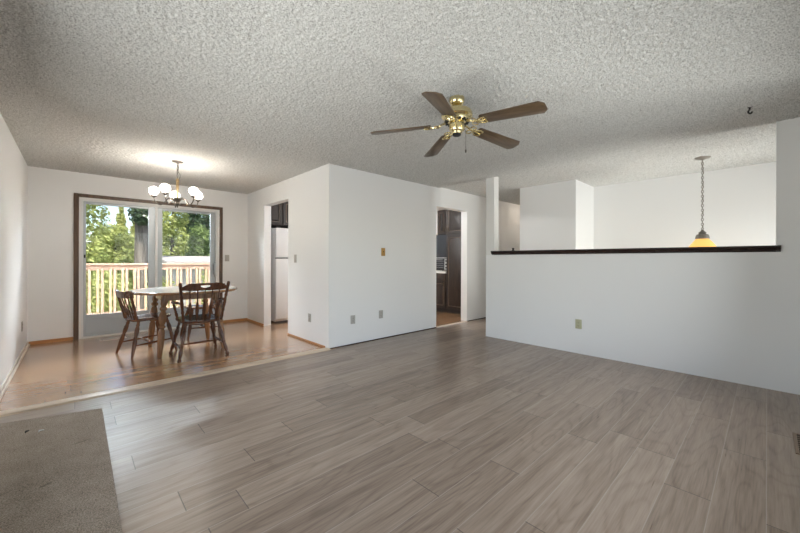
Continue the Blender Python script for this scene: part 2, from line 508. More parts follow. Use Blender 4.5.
# ------------------------------------------------------------------ the house shell
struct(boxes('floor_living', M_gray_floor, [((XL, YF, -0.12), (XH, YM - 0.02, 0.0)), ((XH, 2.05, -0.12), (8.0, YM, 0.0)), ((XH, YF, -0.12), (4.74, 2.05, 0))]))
struct(boxes('floor_dining', M_oak_floor, [((XL, YM - 0.02, -0.12), (XF + 0.125, YB, 0.004)), ((XF + 0.125, YM + 0.06, -0.12), (6.6, YB, 0.004)),
                                         ((4.55, YM, -0.12), (5.46, YM + 0.06, 0.004))]))
struct(boxes('floor_entry', M_oak_floor, [((4.74, -1.30, -1.42), (6.57, 2.05, -1.30))]))
import numpy as np
def popcorn_sheet(b, regions):
    """sprayed popcorn relief hanging from the ceiling slab: grains a few millimetres deep"""
    rng = np.random.default_rng(5)
    V, F = [], []
    n0 = 0
    for x0, x1, y0, y1, z, step, depth in regions:
        nx, ny = int(round((x1 - x0) / step)) + 1, int(round((y1 - y0) / step)) + 1
        gx, gy = np.meshgrid(np.linspace(x0, x1, nx), np.linspace(y0, y1, ny), indexing='ij')
        h = rng.random((nx, ny)) ** 1.2
        # clump neighbouring grains a little
        h = 0.66 * h + 0.34 * 0.25 * (np.roll(h, 1, 0) + np.roll(h, -1, 0) + np.roll(h, 1, 1) + np.roll(h, -1, 1))
        h = (h - h.min()) / (h.max() - h.min())
        jx = (rng.random((nx, ny)) - 0.5) * step * 0.5; jy = (rng.random((nx, ny)) - 0.5) * step * 0.5
        jx[0] = jx[-1] = 0; jy[:, 0] = jy[:, -1] = 0
        V.append(np.stack([gx + jx, gy + jy, z - 0.0004 - depth * h], -1).reshape(-1, 3))
        k = np.arange(nx * ny).reshape(nx, ny)
        F.append(np.stack([k[:-1, :-1], k[:-1, 1:], k[1:, 1:], k[1:, :-1]], -1).reshape(-1, 4) + n0)
        n0 += nx * ny
    V = np.concatenate(V).astype(np.float32); F = np.concatenate(F).astype(np.int32)
    # the slab itself
    for (a, c) in b:
        k = len(V)
        V = np.concatenate([V, np.array([(x, y, z) for z in (a[2], c[2]) for x, y in ((a[0], a[1]), (c[0], a[1]), (c[0], c[1]), (a[0], c[1]))], np.float32)])
        F = np.concatenate([F, np.array([(0, 3, 2, 1), (4, 5, 6, 7), (0, 1, 5, 4), (1, 2, 6, 5), (2, 3, 7, 6), (3, 0, 4, 7)], np.int32) + k])
    me = bpy.data.meshes.new('ceiling')
    me.vertices.add(len(V)); me.vertices.foreach_set('co', V.ravel())
    me.loops.add(F.size); me.loops.foreach_set('vertex_index', F.ravel())
    me.polygons.add(len(F)); me.polygons.foreach_set('loop_start', np.arange(0, F.size, 4, dtype=np.int32))
    me.update(calc_edges=True)
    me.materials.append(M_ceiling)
    o = bpy.data.objects.new('ceiling', me); COL.objects.link(o)
    return o
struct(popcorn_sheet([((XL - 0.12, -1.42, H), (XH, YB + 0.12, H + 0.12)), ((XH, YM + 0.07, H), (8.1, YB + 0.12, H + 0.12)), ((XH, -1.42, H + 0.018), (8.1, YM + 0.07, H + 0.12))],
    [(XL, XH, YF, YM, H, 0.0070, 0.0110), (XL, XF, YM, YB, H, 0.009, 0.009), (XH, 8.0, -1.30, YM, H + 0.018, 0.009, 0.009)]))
struct(boxes('roof', M_roof, [((XL - 0.8, YF - 0.95, H + 0.121), (8.9, YB + 0.35, H + 0.20))]))  # unseen roof slab, its eaves shaped to block sun at the front window
LY0, LY1 = -0.25, 3.75       # made-up window in the left wall, added to let fill light in
HT = H + 0.06
struct(boxes('wall_left', M_wall, [((XL - 0.12, YF - 0.12, -0.12), (XL, LY0, HT)), ((XL - 0.12, LY1, -0.12), (XL, YB + 0.12, HT)),
                                  ((XL - 0.12, LY0, -0.12), (XL, LY1, 0.40)), ((XL - 0.12, LY0, 2.10), (XL, LY1, HT))]))
# back wall with the sliding door's opening
DX0, DX1, DH = 0.022, 1.930, 2.095
struct(boxes('wall_back', M_wall, [((XL, YB, -0.12), (DX0, YB + 0.12, HT)), ((DX1, YB, -0.12), (6.72, YB + 0.12, HT)), ((DX0, YB, DH), (DX1, YB + 0.12, HT)),
                                  ((DX0, YB, -0.12), (DX1, YB + 0.12, 0.0))]))
# dining room's right wall with the opening to the kitchen
struct(boxes('wall_dining', M_wall, [((XF, YM, 0), (XF + 0.125, 5.12, HT)), ((XF, 6.066, 0), (XF + 0.125, YB, HT)), ((XF, 5.12, 2.13), (XF + 0.125, 6.066, HT))]))
struct(boxes('wall_middle', M_wall, [((XF + 0.125, YM, 0), (4.56, YM + 0.14, HT)), ((5.457, YM, 0), (8.0, YM + 0.14, HT)), ((4.56, YM, 2.11), (5.457, YM + 0.14, HT))]))
struct(boxes('wall_kitchen', M_wall, [((6.60, YM + 0.14, 0), (6.72, YB, HT))]))
struct(boxes('wall_hall', M_wall, [((5.75, 2.07, -1.42), (8.0, 3.01, HT)), ((8.0, 2.07, -0.12), (8.12, YM + 0.14, HT))]))
struct(boxes('wall_entry', M_wall, [((6.57, -1.42, -1.42), (6.70, 2.07, HT))]))
struct(boxes('wall_right', M_wall, [((XH, -1.42, -1.42), (XH + 0.13, -0.056, HT))]))
struct(boxes('wall_half', M_wall, [((XH, -0.056, -1.42), (XH + 0.13, 2.975, 1.255))]))
struct(boxes('trim_post', M_trimwhite, [((XH, 2.838, 1.255), (XH + 0.13, 2.975, HT))]))
# front wall (behind the camera) with the big living room window
WX0, WX1, WZ0, WZ1 = 0.85, 3.85, 0.40, 2.10
struct(boxes('wall_front', M_wall, [((XL, YF - 0.12, -0.12), (WX0, YF, HT)), ((WX1, YF - 0.12, -0.12), (XH, YF, HT)),
                                   ((WX0, YF - 0.12, -0.12), (WX1, YF, WZ0)), ((WX0, YF - 0.12, WZ1), (WX1, YF, HT))]))
struct(boxes('wall_entry_front', M_wall, [((XH + 0.13, -1.42, -1.42), (4.90, -1.30, HT)), ((6.40, -1.42, -1.42), (6.57, -1.30, HT)), ((4.90, -1.42, -1.42), (6.40, -1.30, -1.20)),
                                         ((4.90, -1.42, 2.05), (6.40, -1.30, HT))]))
def window(name, x0, x1, z0, z1, y, n, rz=0.0, loc=(0, 0, 0)):
    e = bpy.data.objects.new(name, None); COL.objects.link(e); struct(e); e.rotation_euler = (0, 0, rz); e.location = loc
    b = MB(); f = 0.05
    b.box((x0, y - 0.09, z0), (x1, y - 0.02, z0 + f)); b.box((x0, y - 0.09, z1 - f), (x1, y - 0.02, z1))
    for k in range(n + 1):
        x = x0 + (x1 - x0 - f) * k / n
        b.box((x, y - 0.09, z0 + f), (x + f, y - 0.02, z1 - f))
    b.build('window_frame', M_vinyl, e, None)
    for k in range(n):
        xa = x0 + (x1 - x0 - f) * k / n + f; xb = x0 + (x1 - x0 - f) * (k + 1) / n
        boxes('pane', M_glass, [((xa, y - 0.058, z0 + f), (xb, y - 0.054, z1 - f))], e)
    return e
window('window_1', WX0, WX1, WZ0, WZ1, YF, 3)
window('window_2', 4.90, 6.40, -1.20, 2.05, -1.30, 2)
window('window_added', -LY1, -LY0, 0.40, 2.10, 0.0, 4, -PI / 2, (XL, 0, 0))  # added window, unseen, an opening for the left fill lamps
# entry stairs behind the half wall
st = MB()
for k in range(6):
    st.box((4.75, 2.05 - 0.26 * (k + 1), -1.30), (6.57, 2.05 - 0.26 * k, -0.186 * (k + 1)))
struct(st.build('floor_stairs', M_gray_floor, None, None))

# trims
def strip_profile(x0, x1, yc, wd, h):
    b = MB()
    pts = [(-wd / 2, 0.0), (-wd / 2 + 0.012, h * 0.8), (-wd / 4, h), (wd / 4, h), (wd / 2 - 0.012, h * 0.8), (wd / 2, 0.0)]
    M = Matrix(((0, 0, 1, 0), (1, 0, 0, yc), (0, 1, 0, 0.0), (0, 0, 0, 1)))
    b.prism(pts, x0, x1, M)
    return b
struct(strip_profile(XL, XF + 0.005, YM + 0.012, 0.125, 0.016).build('trim_1', M_strip))
struct(strip_profile(4.56, 5.457, YM + 0.01, 0.06, 0.012).build('trim_2', M_palebase))
struct(boxes('baseboard_left', M_palebase, [((XL, YM + 0.07, 0.004), (XL + 0.012, YB, 0.055)), ((XL + 0.012, YM + 0.07, 0.004), (XL + 0.028, YB - 0.013, 0.022))], bevel=0.003))
struct(boxes('baseboard_back', M_honey, [((XL + 0.013, YB - 0.013, 0.004), (DX0 - 0.045, YB, 0.050)), ((DX1 + 0.045, YB - 0.013, 0.004), (XF, YB, 0.050))], bevel=0.003))
struct(boxes('baseboard_dining', M_honey, [((XF - 0.012, YM + 0.08, 0.004), (XF, 5.115, 0.030)), ((XF - 0.012, 6.07, 0.004), (XF, YB - 0.013, 0.040))], bevel=0.003))
struct(boxes('gap_strip_middle', M_dark, [((XF + 0.002, YM - 0.004, 0.0), (4.555, YM, 0.012)), ((5.46, YM - 0.004, 0.0), (8.0, YM, 0.012))]))  # dark strip painted in for the shaded gap; this wall lacks a baseboard

# dark rail on the half wall
rb = MB()
rp = [(-0.038, 1.312), (-0.040, 1.298), (-0.030, 1.288), (-0.026, 1.272), (-0.014, 1.262), (-0.010, 1.2552), (0.140, 1.2552), (0.144, 1.262), (0.156, 1.272), (0.160, 1.288), (0.170, 1.298), (0.168, 1.312)]
Mr = Matrix(((1, 0, 0, XH), (0, 0, 1, 0), (0, 1, 0, 0), (0, 0, 0, 1)))
rb.prism(rp, -0.055, 2.837, Mr)
rb.prism([(p[0], p[1]) for p in [(-0.038, 1.312), (-0.040, 1.298), (-0.030, 1.288), (-0.026, 1.272), (-0.014, 1.262), (-0.0005, 1.2552), (-0.0005, 1.312)]], -0.085, -0.0551, Mr)
rb.prism([(p[0], p[1]) for p in [(-0.038, 1.312), (-0.040, 1.298), (-0.030, 1.288), (-0.026, 1.272), (-0.014, 1.262), (-0.0005, 1.2552), (-0.0005, 1.312)]], 2.8371, 2.868, Mr)
struct(rb.build('trim_rail', M_rail))

# ------------------------------------------------------------------ sliding door
d = bpy.data.objects.new('door_1', None); COL.objects.link(d); struct(d)
yi = YB
b = MB()
b.box((-0.022, yi - 0.020, 0.004), (0.034, yi, 2.130), 0.004); b.box((1.917, yi - 0.020, 0.004), (1.970, yi, 2.130), 0.004)
b.box((0.0342, yi - 0.020, 2.080), (1.9168, yi, 2.130), 0.004)
b.build('door_casing', M_casing, d)
# jamb lining inside the casing
b = MB()
b.box((0.0345, yi + 0.0005, 0.004), (0.060, yi + 0.118, 2.081)); b.box((1.885, yi + 0.0005, 0.004), (1.9165, yi + 0.118, 2.081)); b.box((0.060, yi + 0.0005, 2.055), (1.885, yi + 0.118, 2.081))
b.build('door_jamb', M_trimwhite, d, None)
b = MB()
b.box((0.0602, yi + 0.010, 0.030), (0.082, yi + 0.110, 2.0545)); b.box((1.862, yi + 0.010, 0.030), (1.8848, yi + 0.110, 2.0545)); b.box((0.082, yi + 0.010, 2.030), (1.862, yi + 0.110, 2.0545))
b.build('door_frame', M_alu_pale, d, None)
b = MB(); b.box((0.0602, yi - 0.012, 0.006), (1.8848, yi + 0.115, 0.030), 0.003); b.build('door_sill', M_alu_pale, d)
def door_panel(x0, x1, y0, y1, xs0, xs1, name):
    p = MB()
    p.box((x0, y0, 0.0312), (xs0, y1, 2.029), 0.003); p.box((xs1, y0, 0.0312), (x1, y1, 2.029), 0.003)
    p.box((xs0, y0, 1.990), (xs1, y1, 2.028), 0.003); p.box((xs0, y0, 0.275), (xs1, y1, 0.346), 0.003); p.box((xs0, y0, 0.032), (xs1, y1, 0.075), 0.003)
    o = p.build(name, M_alu, d)
    boxes('kick_panel', M_kick, [((xs0, (y0 + y1) / 2 - 0.006, 0.075), (xs1, (y0 + y1) / 2 + 0.006, 0.275))], o)
    boxes('pane', M_glass, [((xs0, (y0 + y1) / 2 - 0.002, 0.346), (xs1, (y0 + y1) / 2 + 0.002, 1.990))], o)
    return o
pl = door_panel(0.083, 0.948, yi + 0.014, yi + 0.050, 0.112, 0.862, 'door_panel')
pr = door_panel(0.958, 1.861, yi + 0.062, yi + 0.098, 1.058, 1.785, 'door_panel')
b = MB(); b.box((0.951, yi + 0.010, 0.033), (0.985, yi + 0.060, 2.029), 0.003); b.build('meeting_stile', M_vinyl, d)
b = MB(); b.box((1.835, yi - 0.012, 0.86), (1.862, yi + 0.012, 1.13), 0.006, 2); b.box((1.828, yi + 0.010, 0.90), (1.868, yi + 0.062, 1.09), 0.004); b.build('door_handle', M_steel, pr)
b = MB(); b.box((0.088, yi - 0.001, 1.19), (0.106, yi + 0.0145, 1.24), 0.004); b.build('door_latch', M_blackmetal, pl)

# ------------------------------------------------------------------ rug
rug = MB()
rug.prism([(-0.455, -0.40), (0.143, -0.40), (0.147, 1.90), (0.153, 3.55), (-0.087, 3.616), (-0.391, 3.705), (-0.455, 3.722)], 0.0, 0.011, None, 0.003)
tag(rug.build('rug', M_carpet), 'worn brown carpet remnant lying on the gray plank floor by the left wall', 'rug')
for (x, y, rz) in ((-0.234, 3.39, 0.9), (-0.167, 3.344, 0.5)):
    s_ = MB(); s_.tube([(-0.016, -0.004, 0.004), (-0.008, 0.002, 0.010), (0.004, -0.001, 0.009), (0.017, 0.003, 0.004)], [0.003, 0.005, 0.004, 0.002], 6)
    o = s_.build('paper_scrap', M_trimwhite if x > -0.2 else M_dark, loc=(x, y, 0.0105)); o.rotation_euler = (0, 0, rz)
    tag(o, 'tiny white scrap lying on the brown carpet, the right one of the pair' if x > -0.2 else 'tiny dark scrap lying on the brown carpet, the left one of the pair', 'scrap')

# ------------------------------------------------------------------ wall plates
def plate(name, label, cat, p, axis, sign, w_, h_, kind, m, slot=M_dark, group=None):
    """plate lying on a wall; axis = the wall's normal axis, sign = where the room is"""
    rz = {('y', -1): 0.0, ('x', -1): -PI / 2, ('x', 1): PI / 2}[(axis, sign)]
    t = thing(name, label, cat, p, rz, group or ('wall outlets' if kind == 'outlet' else 'wall switches'))
    MB().box((-w_ / 2, -0.007, -h_ / 2), (w_ / 2, 0.0, h_ / 2), 0.0025, 2).build('cover_plate', m, t)
    if kind == 'outlet':
        for s in (1, -1):
            r = MB(); r.lathe([(0.0168, 0), (0.0168, 0.003), (0.0, 0.0031)], Matrix.Translation((0, -0.0065, s * 0.0195)) @ Matrix.Rotation(PI / 2, 4, 'X'), 20)
            rr = r.build('receptacle', m, t)
            q = MB()
            for dx in (-0.006, 0.006): q.box((dx - 0.0012, -0.0102, s * 0.0195 - 0.001), (dx + 0.0012, -0.0096, s * 0.0195 + 0.008))
            q.box((-0.002, -0.0102, s * 0.0195 - 0.010), (0.002, -0.0096, s * 0.0195 - 0.006))
            q.build('slots', slot, rr, None)
    else:
        n = 2 if w_ > 0.1 else 1
        for k in range(n):
            x = (k - (n - 1) / 2) * 0.046
            MB().box((x - 0.005, -0.020, -0.004), (x + 0.005, -0.0065, 0.012), 0.002).build('toggle', slot if kind == 'goldswitch' else m, t)
    for sz in ((0,) if kind == 'outlet' else (0.030, -0.030)):
        MB().lathe([(0.0028, 0), (0.0028, 0.001), (0, 0.0015)], Matrix.Translation((0, -0.0068, sz)) @ Matrix.Rotation(PI / 2, 4, 'X'), 10).build('screw', M_steel, t)
    return t
plate('light_switch', 'brass switch plate with dark toggle, high on the white middle wall', 'light switch', (3.348, YM, 1.293), 'y', -1, 0.072, 0.118, 'goldswitch', M_goldplate, M_bronze)
plate('wall_outlet', 'gray outlet low on the white middle wall, nearer the dining room corner', 'outlet', (2.80, YM, 0.345), 'y', -1, 0.075, 0.118, 'outlet', M_grayplate)
plate('wall_outlet', 'gray outlet low on the white middle wall, under the brass switch plate', 'outlet', (3.306, YM, 0.365), 'y', -1, 0.075, 0.118, 'outlet', M_grayplate)
plate('wall_outlet', 'ivory outlet on the half wall under the dark rail', 'outlet', (XH, 1.625, 0.372), 'x', -1, 0.075, 0.118, 'outlet', M_ivory)
plate('wall_outlet', 'outlet low on the dining wall between kitchen opening and corner', 'outlet', (XF, 4.435, 0.352), 'x', -1, 0.075, 0.118, 'outlet', M_grayplate)
plate('light_switch', 'beige light switch on the dining wall right of the kitchen opening with refrigerator', 'light switch', (XF, 4.872, 1.190), 'x', -1, 0.075, 0.120, 'switch', M_grayplate)
plate('light_switch', 'beige light switch on the back wall right of the sliding door', 'light switch', (2.049, YB, 1.200), 'y', -1, 0.075, 0.118, 'switch', M_grayplate)
plate('wall_outlet', 'outlet low on the left wall of the dining area', 'outlet', (XL, 6.204, 0.352), 'x', 1, 0.072, 0.115, 'outlet', M_grayplate)

# ------------------------------------------------------------------ floor registers
def register(label, x0, x1, y0, y1, z, m, slots, rz=0.0):
    cx_, cy_ = (x0 + x1) / 2, (y0 + y1) / 2
    t = thing('floor_register', label, 'floor vent', (cx_, cy_, z), rz)
    hx, hy = (x1 - x0) / 2, (y1 - y0) / 2
    b = MB(); f = 0.018
    b.box((-hx, -hy, 0), (hx, -hy + f, 0.006), 0.002); b.box((-hx, hy - f, 0), (hx, hy, 0.006), 0.002)
    b.box((-hx, -hy + f, 0), (-hx + f, hy - f, 0.006), 0.002); b.box((hx - f, -hy + f, 0), (hx, hy - f, 0.006), 0.002)
    b.build('frame', m, t)
    boxes('backing', M_dark, [((-hx + f, -hy + f, 0.0), (hx - f, hy - f, 0.001))], t)
    g = MB()
    for k in range(1, slots):
        x = -hx + f + (2 * hx - 2 * f) * k / slots
        g.box((x - 0.004, -hy + f, 0.001), (x + 0.004, hy - f, 0.005))
    g.build('louvre', m, t, None)
register('white metal floor vent in front of the sliding door', 0.255, 0.555, 6.51, 6.63, 0.004, M_whiteplate, 12, 0.1)
register('brown wooden floor vent at the right end of the gray floor', 3.19, 3.56, -0.26, -0.12, 0.0, M_woodvent, 9)

# ------------------------------------------------------------------ ceiling fan
fan = thing('ceiling_fan', 'brass ceiling fan with five walnut blades over the living room', 'ceiling fan', (2.165, 1.66, H))
MB().lathe([(0.0, 0.0), (0.058, 0.0), (0.060, -0.014), (0.057, -0.040), (0.044, -0.058), (0.026, -0.066), (0.0, -0.066)], None, 36).build('canopy', M_brass, fan)
MB().lathe([(0.018, -0.064), (0.018, -0.100), (0.030, -0.104)], None, 16).build('downrod', M_brass, fan)
MB().lathe([(0.030, -0.095), (0.085, -0.098), (0.108, -0.108), (0.120, -0.128), (0.120, -0.150), (0.111, -0.160), (0.098, -0.164), (0.098, -0.176), (0.090, -0.190), (0.060, -0.198), (0.0, -0.198)], None, 40).build('motor_housing', M_brass, fan)
vent = MB()
for k in range(14):
    a = 2 * PI * k / 14
    t_ = bmesh.new(); bmesh.ops.create_cube(t_, size=1.0)
    vent.merge(t_, Matrix.Rotation(a, 4, 'Z') @ Matrix.Translation((0.083, 0, -0.1915)) @ Matrix.Diagonal((0.026, 0.018, 0.014, 1)))
vent.build('vent_slots', M_blackmetal, fan, None)
sh = MB().lathe([(0.050, -0.196), (0.058, -0.206), (0.060, -0.250), (0.054, -0.262), (0.040, -0.268), (0.036, -0.284), (0.024, -0.288), (0.0, -0.288)], None, 32).build('switch_housing', M_brass, fan)
MB().lathe([(0.030, -0.286), (0.034, -0.290), (0.030, -0.298), (0.012, -0.302), (0.0, -0.302)], None, 24).build('end_cap', M_blackmetal, sh)
pc = MB(); pc.tube([(0.058, -0.03, -0.240), (0.068, -0.034, -0.246), (0.070, -0.035, -0.300), (0.070, -0.035, -0.395)], 0.0016, 6)
pc.turned((0.070, -0.035, -0.395), (0.070, -0.035, -0.425), [(0, 0.002), (0.3, 0.006), (0.8, 0.006), (1, 0.001)])
pc.build('pull_chain', M_pewter, fan)
for k in range(5):
    a = math.radians(204 - 72 * k)
    droop = 0.085
    M = Matrix.Rotation(a, 4, 'Z') @ Matrix.Translation((0, 0, -0.205)) @ Matrix.Rotation(droop, 4, 'Y')
    Mb = M @ Matrix.Rotation(-0.21, 4, 'X')
    bl = MB()
    r0, r1, wa, wb = 0.205, 0.678, 0.052, 0.068
    pts = [(r0, -wa + 0.012), (r0 + 0.012, -wa), (r1 - 0.030, -wb), (r1, -wb + 0.034), (r1, wb - 0.034), (r1 - 0.030, wb), (r0 + 0.012, wa), (r0, wa - 0.012)]
    bl.prism(pts, -0.004, 0.004, None, 0.001)
    bo = bl.build('blade', M_blade, fan)
    bo.matrix_local = Mb
    ir = MB()
    # scrolled blade iron: two arms that leave the hub and curl to the blade root
    ir.tube([(0.088, 0, 0.012), (0.120, 0.0, 0.004), (0.150, 0.0, -0.008), (0.205, 0.0, -0.012), (0.245, 0, -0.010)], [0.010, 0.008, 0.007, 0.007, 0.006], 8)
    for s in (1, -1):
        ir.tube([(0.165, 0, -0.010), (0.190, s * 0.022, -0.012), (0.222, s * 0.034, -0.011), (0.250, s * 0.030, -0.010), (0.255, s * 0.016, -0.010), (0.240, s * 0.010, -0.010)], [0.006, 0.006, 0.006, 0.006, 0.005, 0.004], 8)
        ir.tube([(0.150 + 0.022 * math.cos(q), s * (0.026 + 0.022 * math.sin(q)), -0.008) for q in [2 * PI * j / 14 for j in range(14)]], 0.005, 7, True)
    for x_, y_ in ((0.232, 0.028), (0.232, -0.028), (0.245, 0)):
        ir.lathe([(0.0, -0.020), (0.005, -0.018), (0.006, -0.012), (0.006, -0.004)], Matrix.Translation((x_, y_, 0)), 10)
    io = ir.build('blade_iron', M_brass, bo)

# ------------------------------------------------------------------ chain helper
def chain(b, p0, p1, link=0.030, r=0.0028, wd=0.009):
    p0 = Vector(p0); p1 = Vector(p1); L = (p1 - p0).length; n = max(1, int(L / (link * 0.78)))
    for k in range(n):
        c = p0 + (p1 - p0) * ((k + 0.5) / n)
        pts = []
        for j in range(12):
            q = 2 * PI * j / 12
            x = wd * math.cos(q); z = link / 2 * math.sin(q)
            pts.append(c + (Vector((x, 0, z)) if k % 2 == 0 else Vector((0, x, z))))
        b.tube(pts, r, 6, True)

# ------------------------------------------------------------------ chandelier
ch = thing('chandelier', 'five-globe pewter chandelier hanging on a chain over the dining table', 'chandelier', (0.957, 5.218, H))
MB().lathe([(0.0, 0.0), (0.064, 0.0), (0.066, -0.006), (0.058, -0.014), (0.028, -0.022), (0.010, -0.030), (0.0, -0.030)], None, 32).build('canopy', M_pewter, ch)
c_ = MB(); chain(c_, (0, 0, -0.028), (0, 0, -0.222)); c_.build('chain', M_pewter, ch)
c_ = MB(); c_.tube([(0.004, 0.0, -0.03), (0.012, 0.004, -0.08), (0.004, 0.008, -0.13), (0.030, 0.006, -0.165), (0.030, 0.004, -0.20), (0.010, 0.0, -0.235)], 0.0035, 7); c_.build('cord', M_pewter, ch)
MZ = Matrix.Translation((0, 0, -0.028))
MB().lathe([(0.0, -0.190), (0.010, -0.195), (0.018, -0.210), (0.020, -0.235), (0.013, -0.250), (0.018, -0.262), (0.016, -0.300), (0.012, -0.360), (0.010, -0.440), (0.015, -0.448)], MZ, 24).build('column', mat('amber_column', (0.20, 0.14, 0.07), 0.35, 0.5), ch)
MB().lathe([(0.012, -0.440), (0.036, -0.452), (0.042, -0.462), (0.024, -0.476), (0.016, -0.490), (0.030, -0.506), (0.036, -0.520), (0.027, -0.536), (0.011, -0.546), (0.007, -0.556), (0.011, -0.562), (0.0, -0.572)], MZ, 28).build('hub', M_pewter, ch)
vx, vy = 0.1804, 0.9836
LAMPS = []
for k in range(5):
    th = math.radians(24.5 + 72 * k)
    ux = math.cos(th) * vy + math.sin(th) * vx
    uy = -math.cos(th) * vx + math.sin(th) * vy
    P = lambda r, z: Vector((ux * r, uy * r, z))
    RS, ZD = 0.86, -0.028
    prof = [(0.020, -0.500), (0.055, -0.462), (0.100, -0.452), (0.140, -0.478), (0.175, -0.522), (0.215, -0.545), (0.258, -0.530), (0.288, -0.495), (0.300, -0.455)]
    # refine with a Catmull-Rom
    fine = []
    for i in range(len(prof) - 1):
        p_ = [prof[max(i - 1, 0)], prof[i], prof[i + 1], prof[min(i + 2, len(prof) - 1)]]
        for s in range(4):
            u = s / 4
            fine.append(tuple(0.5 * (2 * p_[1][a] + (p_[2][a] - p_[0][a]) * u + (2 * p_[0][a] - 5 * p_[1][a] + 4 * p_[2][a] - p_[3][a]) * u * u + (3 * p_[1][a] - p_[0][a] - 3 * p_[2][a] + p_[3][a]) * u ** 3) for a in (0, 1)))
    fine.append(prof[-1])
    ab = MB(); ab.tube([P(RS * r, z + ZD) for r, z in fine], 0.0060, 8)
    ao = ab.build('arm', M_pewter, ch)
    T = Matrix.Translation(P(RS * 0.300, ZD))
    MB().lathe([(0.008, -0.460), (0.012, -0.452), (0.030, -0.442), (0.034, -0.434), (0.026, -0.430), (0.020, -0.424)], T, 20).build('socket_cup', M_pewter, ao)
    g = MB()
    prof_g = []
    for j in range(15):
        q = math.radians(-72 + j * (142 / 14))
        prof_g.append((0.058 * math.cos(q), -0.372 + 0.055 * math.sin(q)))
    g.lathe(prof_g + [(0.018, -0.318)], T, 32)
    go = g.build('globe', M_globe, ch)
    LAMPS.append(Vector((0.957, 5.218, H)) + P(RS * 0.300, ZD - 0.372))

# ------------------------------------------------------------------ pendant over the stairs
pd = thing('pendant_lamp', 'amber glass pendant lamp on a long chain behind the dark rail', 'pendant lamp', (5.66, 0.55, H + 0.018))
MB().lathe([(0.0, 0.0), (0.078, 0.0), (0.080, -0.008), (0.070, -0.018), (0.030, -0.026), (0.012, -0.040), (0.0, -0.040)], None, 32).build('canopy', M_nickel, pd)
c_ = MB(); chain(c_, (0, 0, -0.038), (0, 0, -0.905), 0.036, 0.0034, 0.011); c_.build('chain', M_nickel, pd)
c_ = MB()
c_.tube([(0.008 * math.cos(k * 0.8), 0.008 * math.sin(k * 0.8), -0.04 - k * 0.0218) for k in range(41)], 0.003, 6)
c_.build('cord', M_nickel, pd)
MB().lathe([(0.0, -0.898), (0.012, -0.902), (0.020, -0.920), (0.036, -0.930), (0.040, -0.944), (0.032, -0.950), (0.058, -0.962), (0.066, -0.985), (0.070, -1.010), (0.062, -1.014)], None, 28).build('cap', M_nickel, pd)
MB().lathe([(0.058, -1.010), (0.074, -1.030), (0.100, -1.062), (0.126, -1.100), (0.142, -1.140), (0.148, -1.165), (0.144, -1.166), (0.122, -1.102), (0.096, -1.066), (0.071, -1.035), (0.055, -1.014)], None, 40).build('shade', M_amber, pd)
MB().lathe([(0.0, -1.10), (0.022, -1.085), (0.030, -1.062), (0.022, -1.040), (0.014, -1.022), (0.0, -1.020)], None, 18).build('bulb', emission_glass('lit_bulb', (1.0, 0.72, 0.35), 6.0, (0.9, 0.85, 0.7)), pd)

# ------------------------------------------------------------------ hook and knob
hk = MB()
hk.lathe([(0.0, 0), (0.016, 0), (0.016, -0.004), (0.007, -0.009), (0.0, -0.009)], None, 16)
hk.tube([(0, 0, -0.006), (0, 0, -0.022), (-0.006, 0.004, -0.030), (-0.012, 0.009, -0.040), (-0.008, 0.006, -0.052), (0.004, -0.003, -0.056), (0.014, -0.010, -0.050), (0.017, -0.012, -0.040)], 0.0068, 8)
tag(hk.build('ceiling_hook', M_blackmetal, loc=(4.04, 0.10, H)), 'black plant hook screwed into the popcorn ceiling near the right wall', 'hook')
kb = MB(); kb.lathe([(0.0, 0.0), (0.022, 0.0), (0.022, 0.006), (0.010, 0.012), (0.012, 0.020), (0.018, 0.030), (0.014, 0.040), (0.0, 0.044)], None, 18)
tag(kb.build('knob', M_blackmetal, loc=(4.69, 2.56, 1.312)), 'small dark knob standing on the dark rail beside the white post', 'knob')

# ------------------------------------------------------------------ dining table
TX, TY, TZ = 1.08, 5.32, 0.780
tb = thing('dining_table', 'round pale-topped dining table with turned brown legs in front of the sliding door', 'table', (TX, TY, 0.004))
top_ = MB().lathe([(0.0, TZ - 0.030), (0.600, TZ - 0.030), (0.600, TZ - 0.004), (0.0, TZ - 0.004)], None, 72).build('tabletop', M_tabletop, tb)
MB().lathe([(0.6003, TZ - 0.036), (0.616, TZ - 0.030), (0.620, TZ - 0.018), (0.614, TZ - 0.007), (0.6003, TZ - 0.003), (0.6003, TZ - 0.036)], None, 72).build('edge_band', M_table, top_)
ap = MB()
for s in (1, -1):
    ap.box((-0.27, s * 0.30 - 0.011, TZ - 0.118), (0.27, s * 0.30 + 0.011, TZ - 0.0362)); ap.box((s * 0.30 - 0.011, -0.27, TZ - 0.118), (s * 0.30 + 0.011, 0.27, TZ - 0.0362))
ap.build('apron', M_table, tb, None)
TLEG = [(0, 0.018), (0.03, 0.024), (0.30, 0.037), (0.42, 0.033), (0.45, 0.023), (0.465, 0.036), (0.49, 0.036), (0.505, 0.023), (0.56, 0.036), (0.62, 0.043), (0.68, 0.036), (0.73, 0.023), (0.75, 0.038), (0.78, 0.038), (0.80, 0.024), (0.84, 0.034)]
for sx, sy in ((-1, -1), (-1, 1), (1, 1), (1, -1)):
    l = MB()
    top = Vector((sx * 0.290, sy * 0.300, TZ - 0.037)); foot = Vector((sx * 0.352, sy * 0.375, 0.0))
    if sy > 0: foot.y = 0.350
    l.turned(foot, top, TLEG + [(0.845, 0.034), (1.0, 0.034)], 16)
    tpp = foot.lerp(top, 0.84)
    l.box((top.x - 0.034, top.y - 0.034, TZ - 0.150), (top.x + 0.034, top.y + 0.034, TZ - 0.0365), 0.004)
    l.build('leg', M_table, tb)

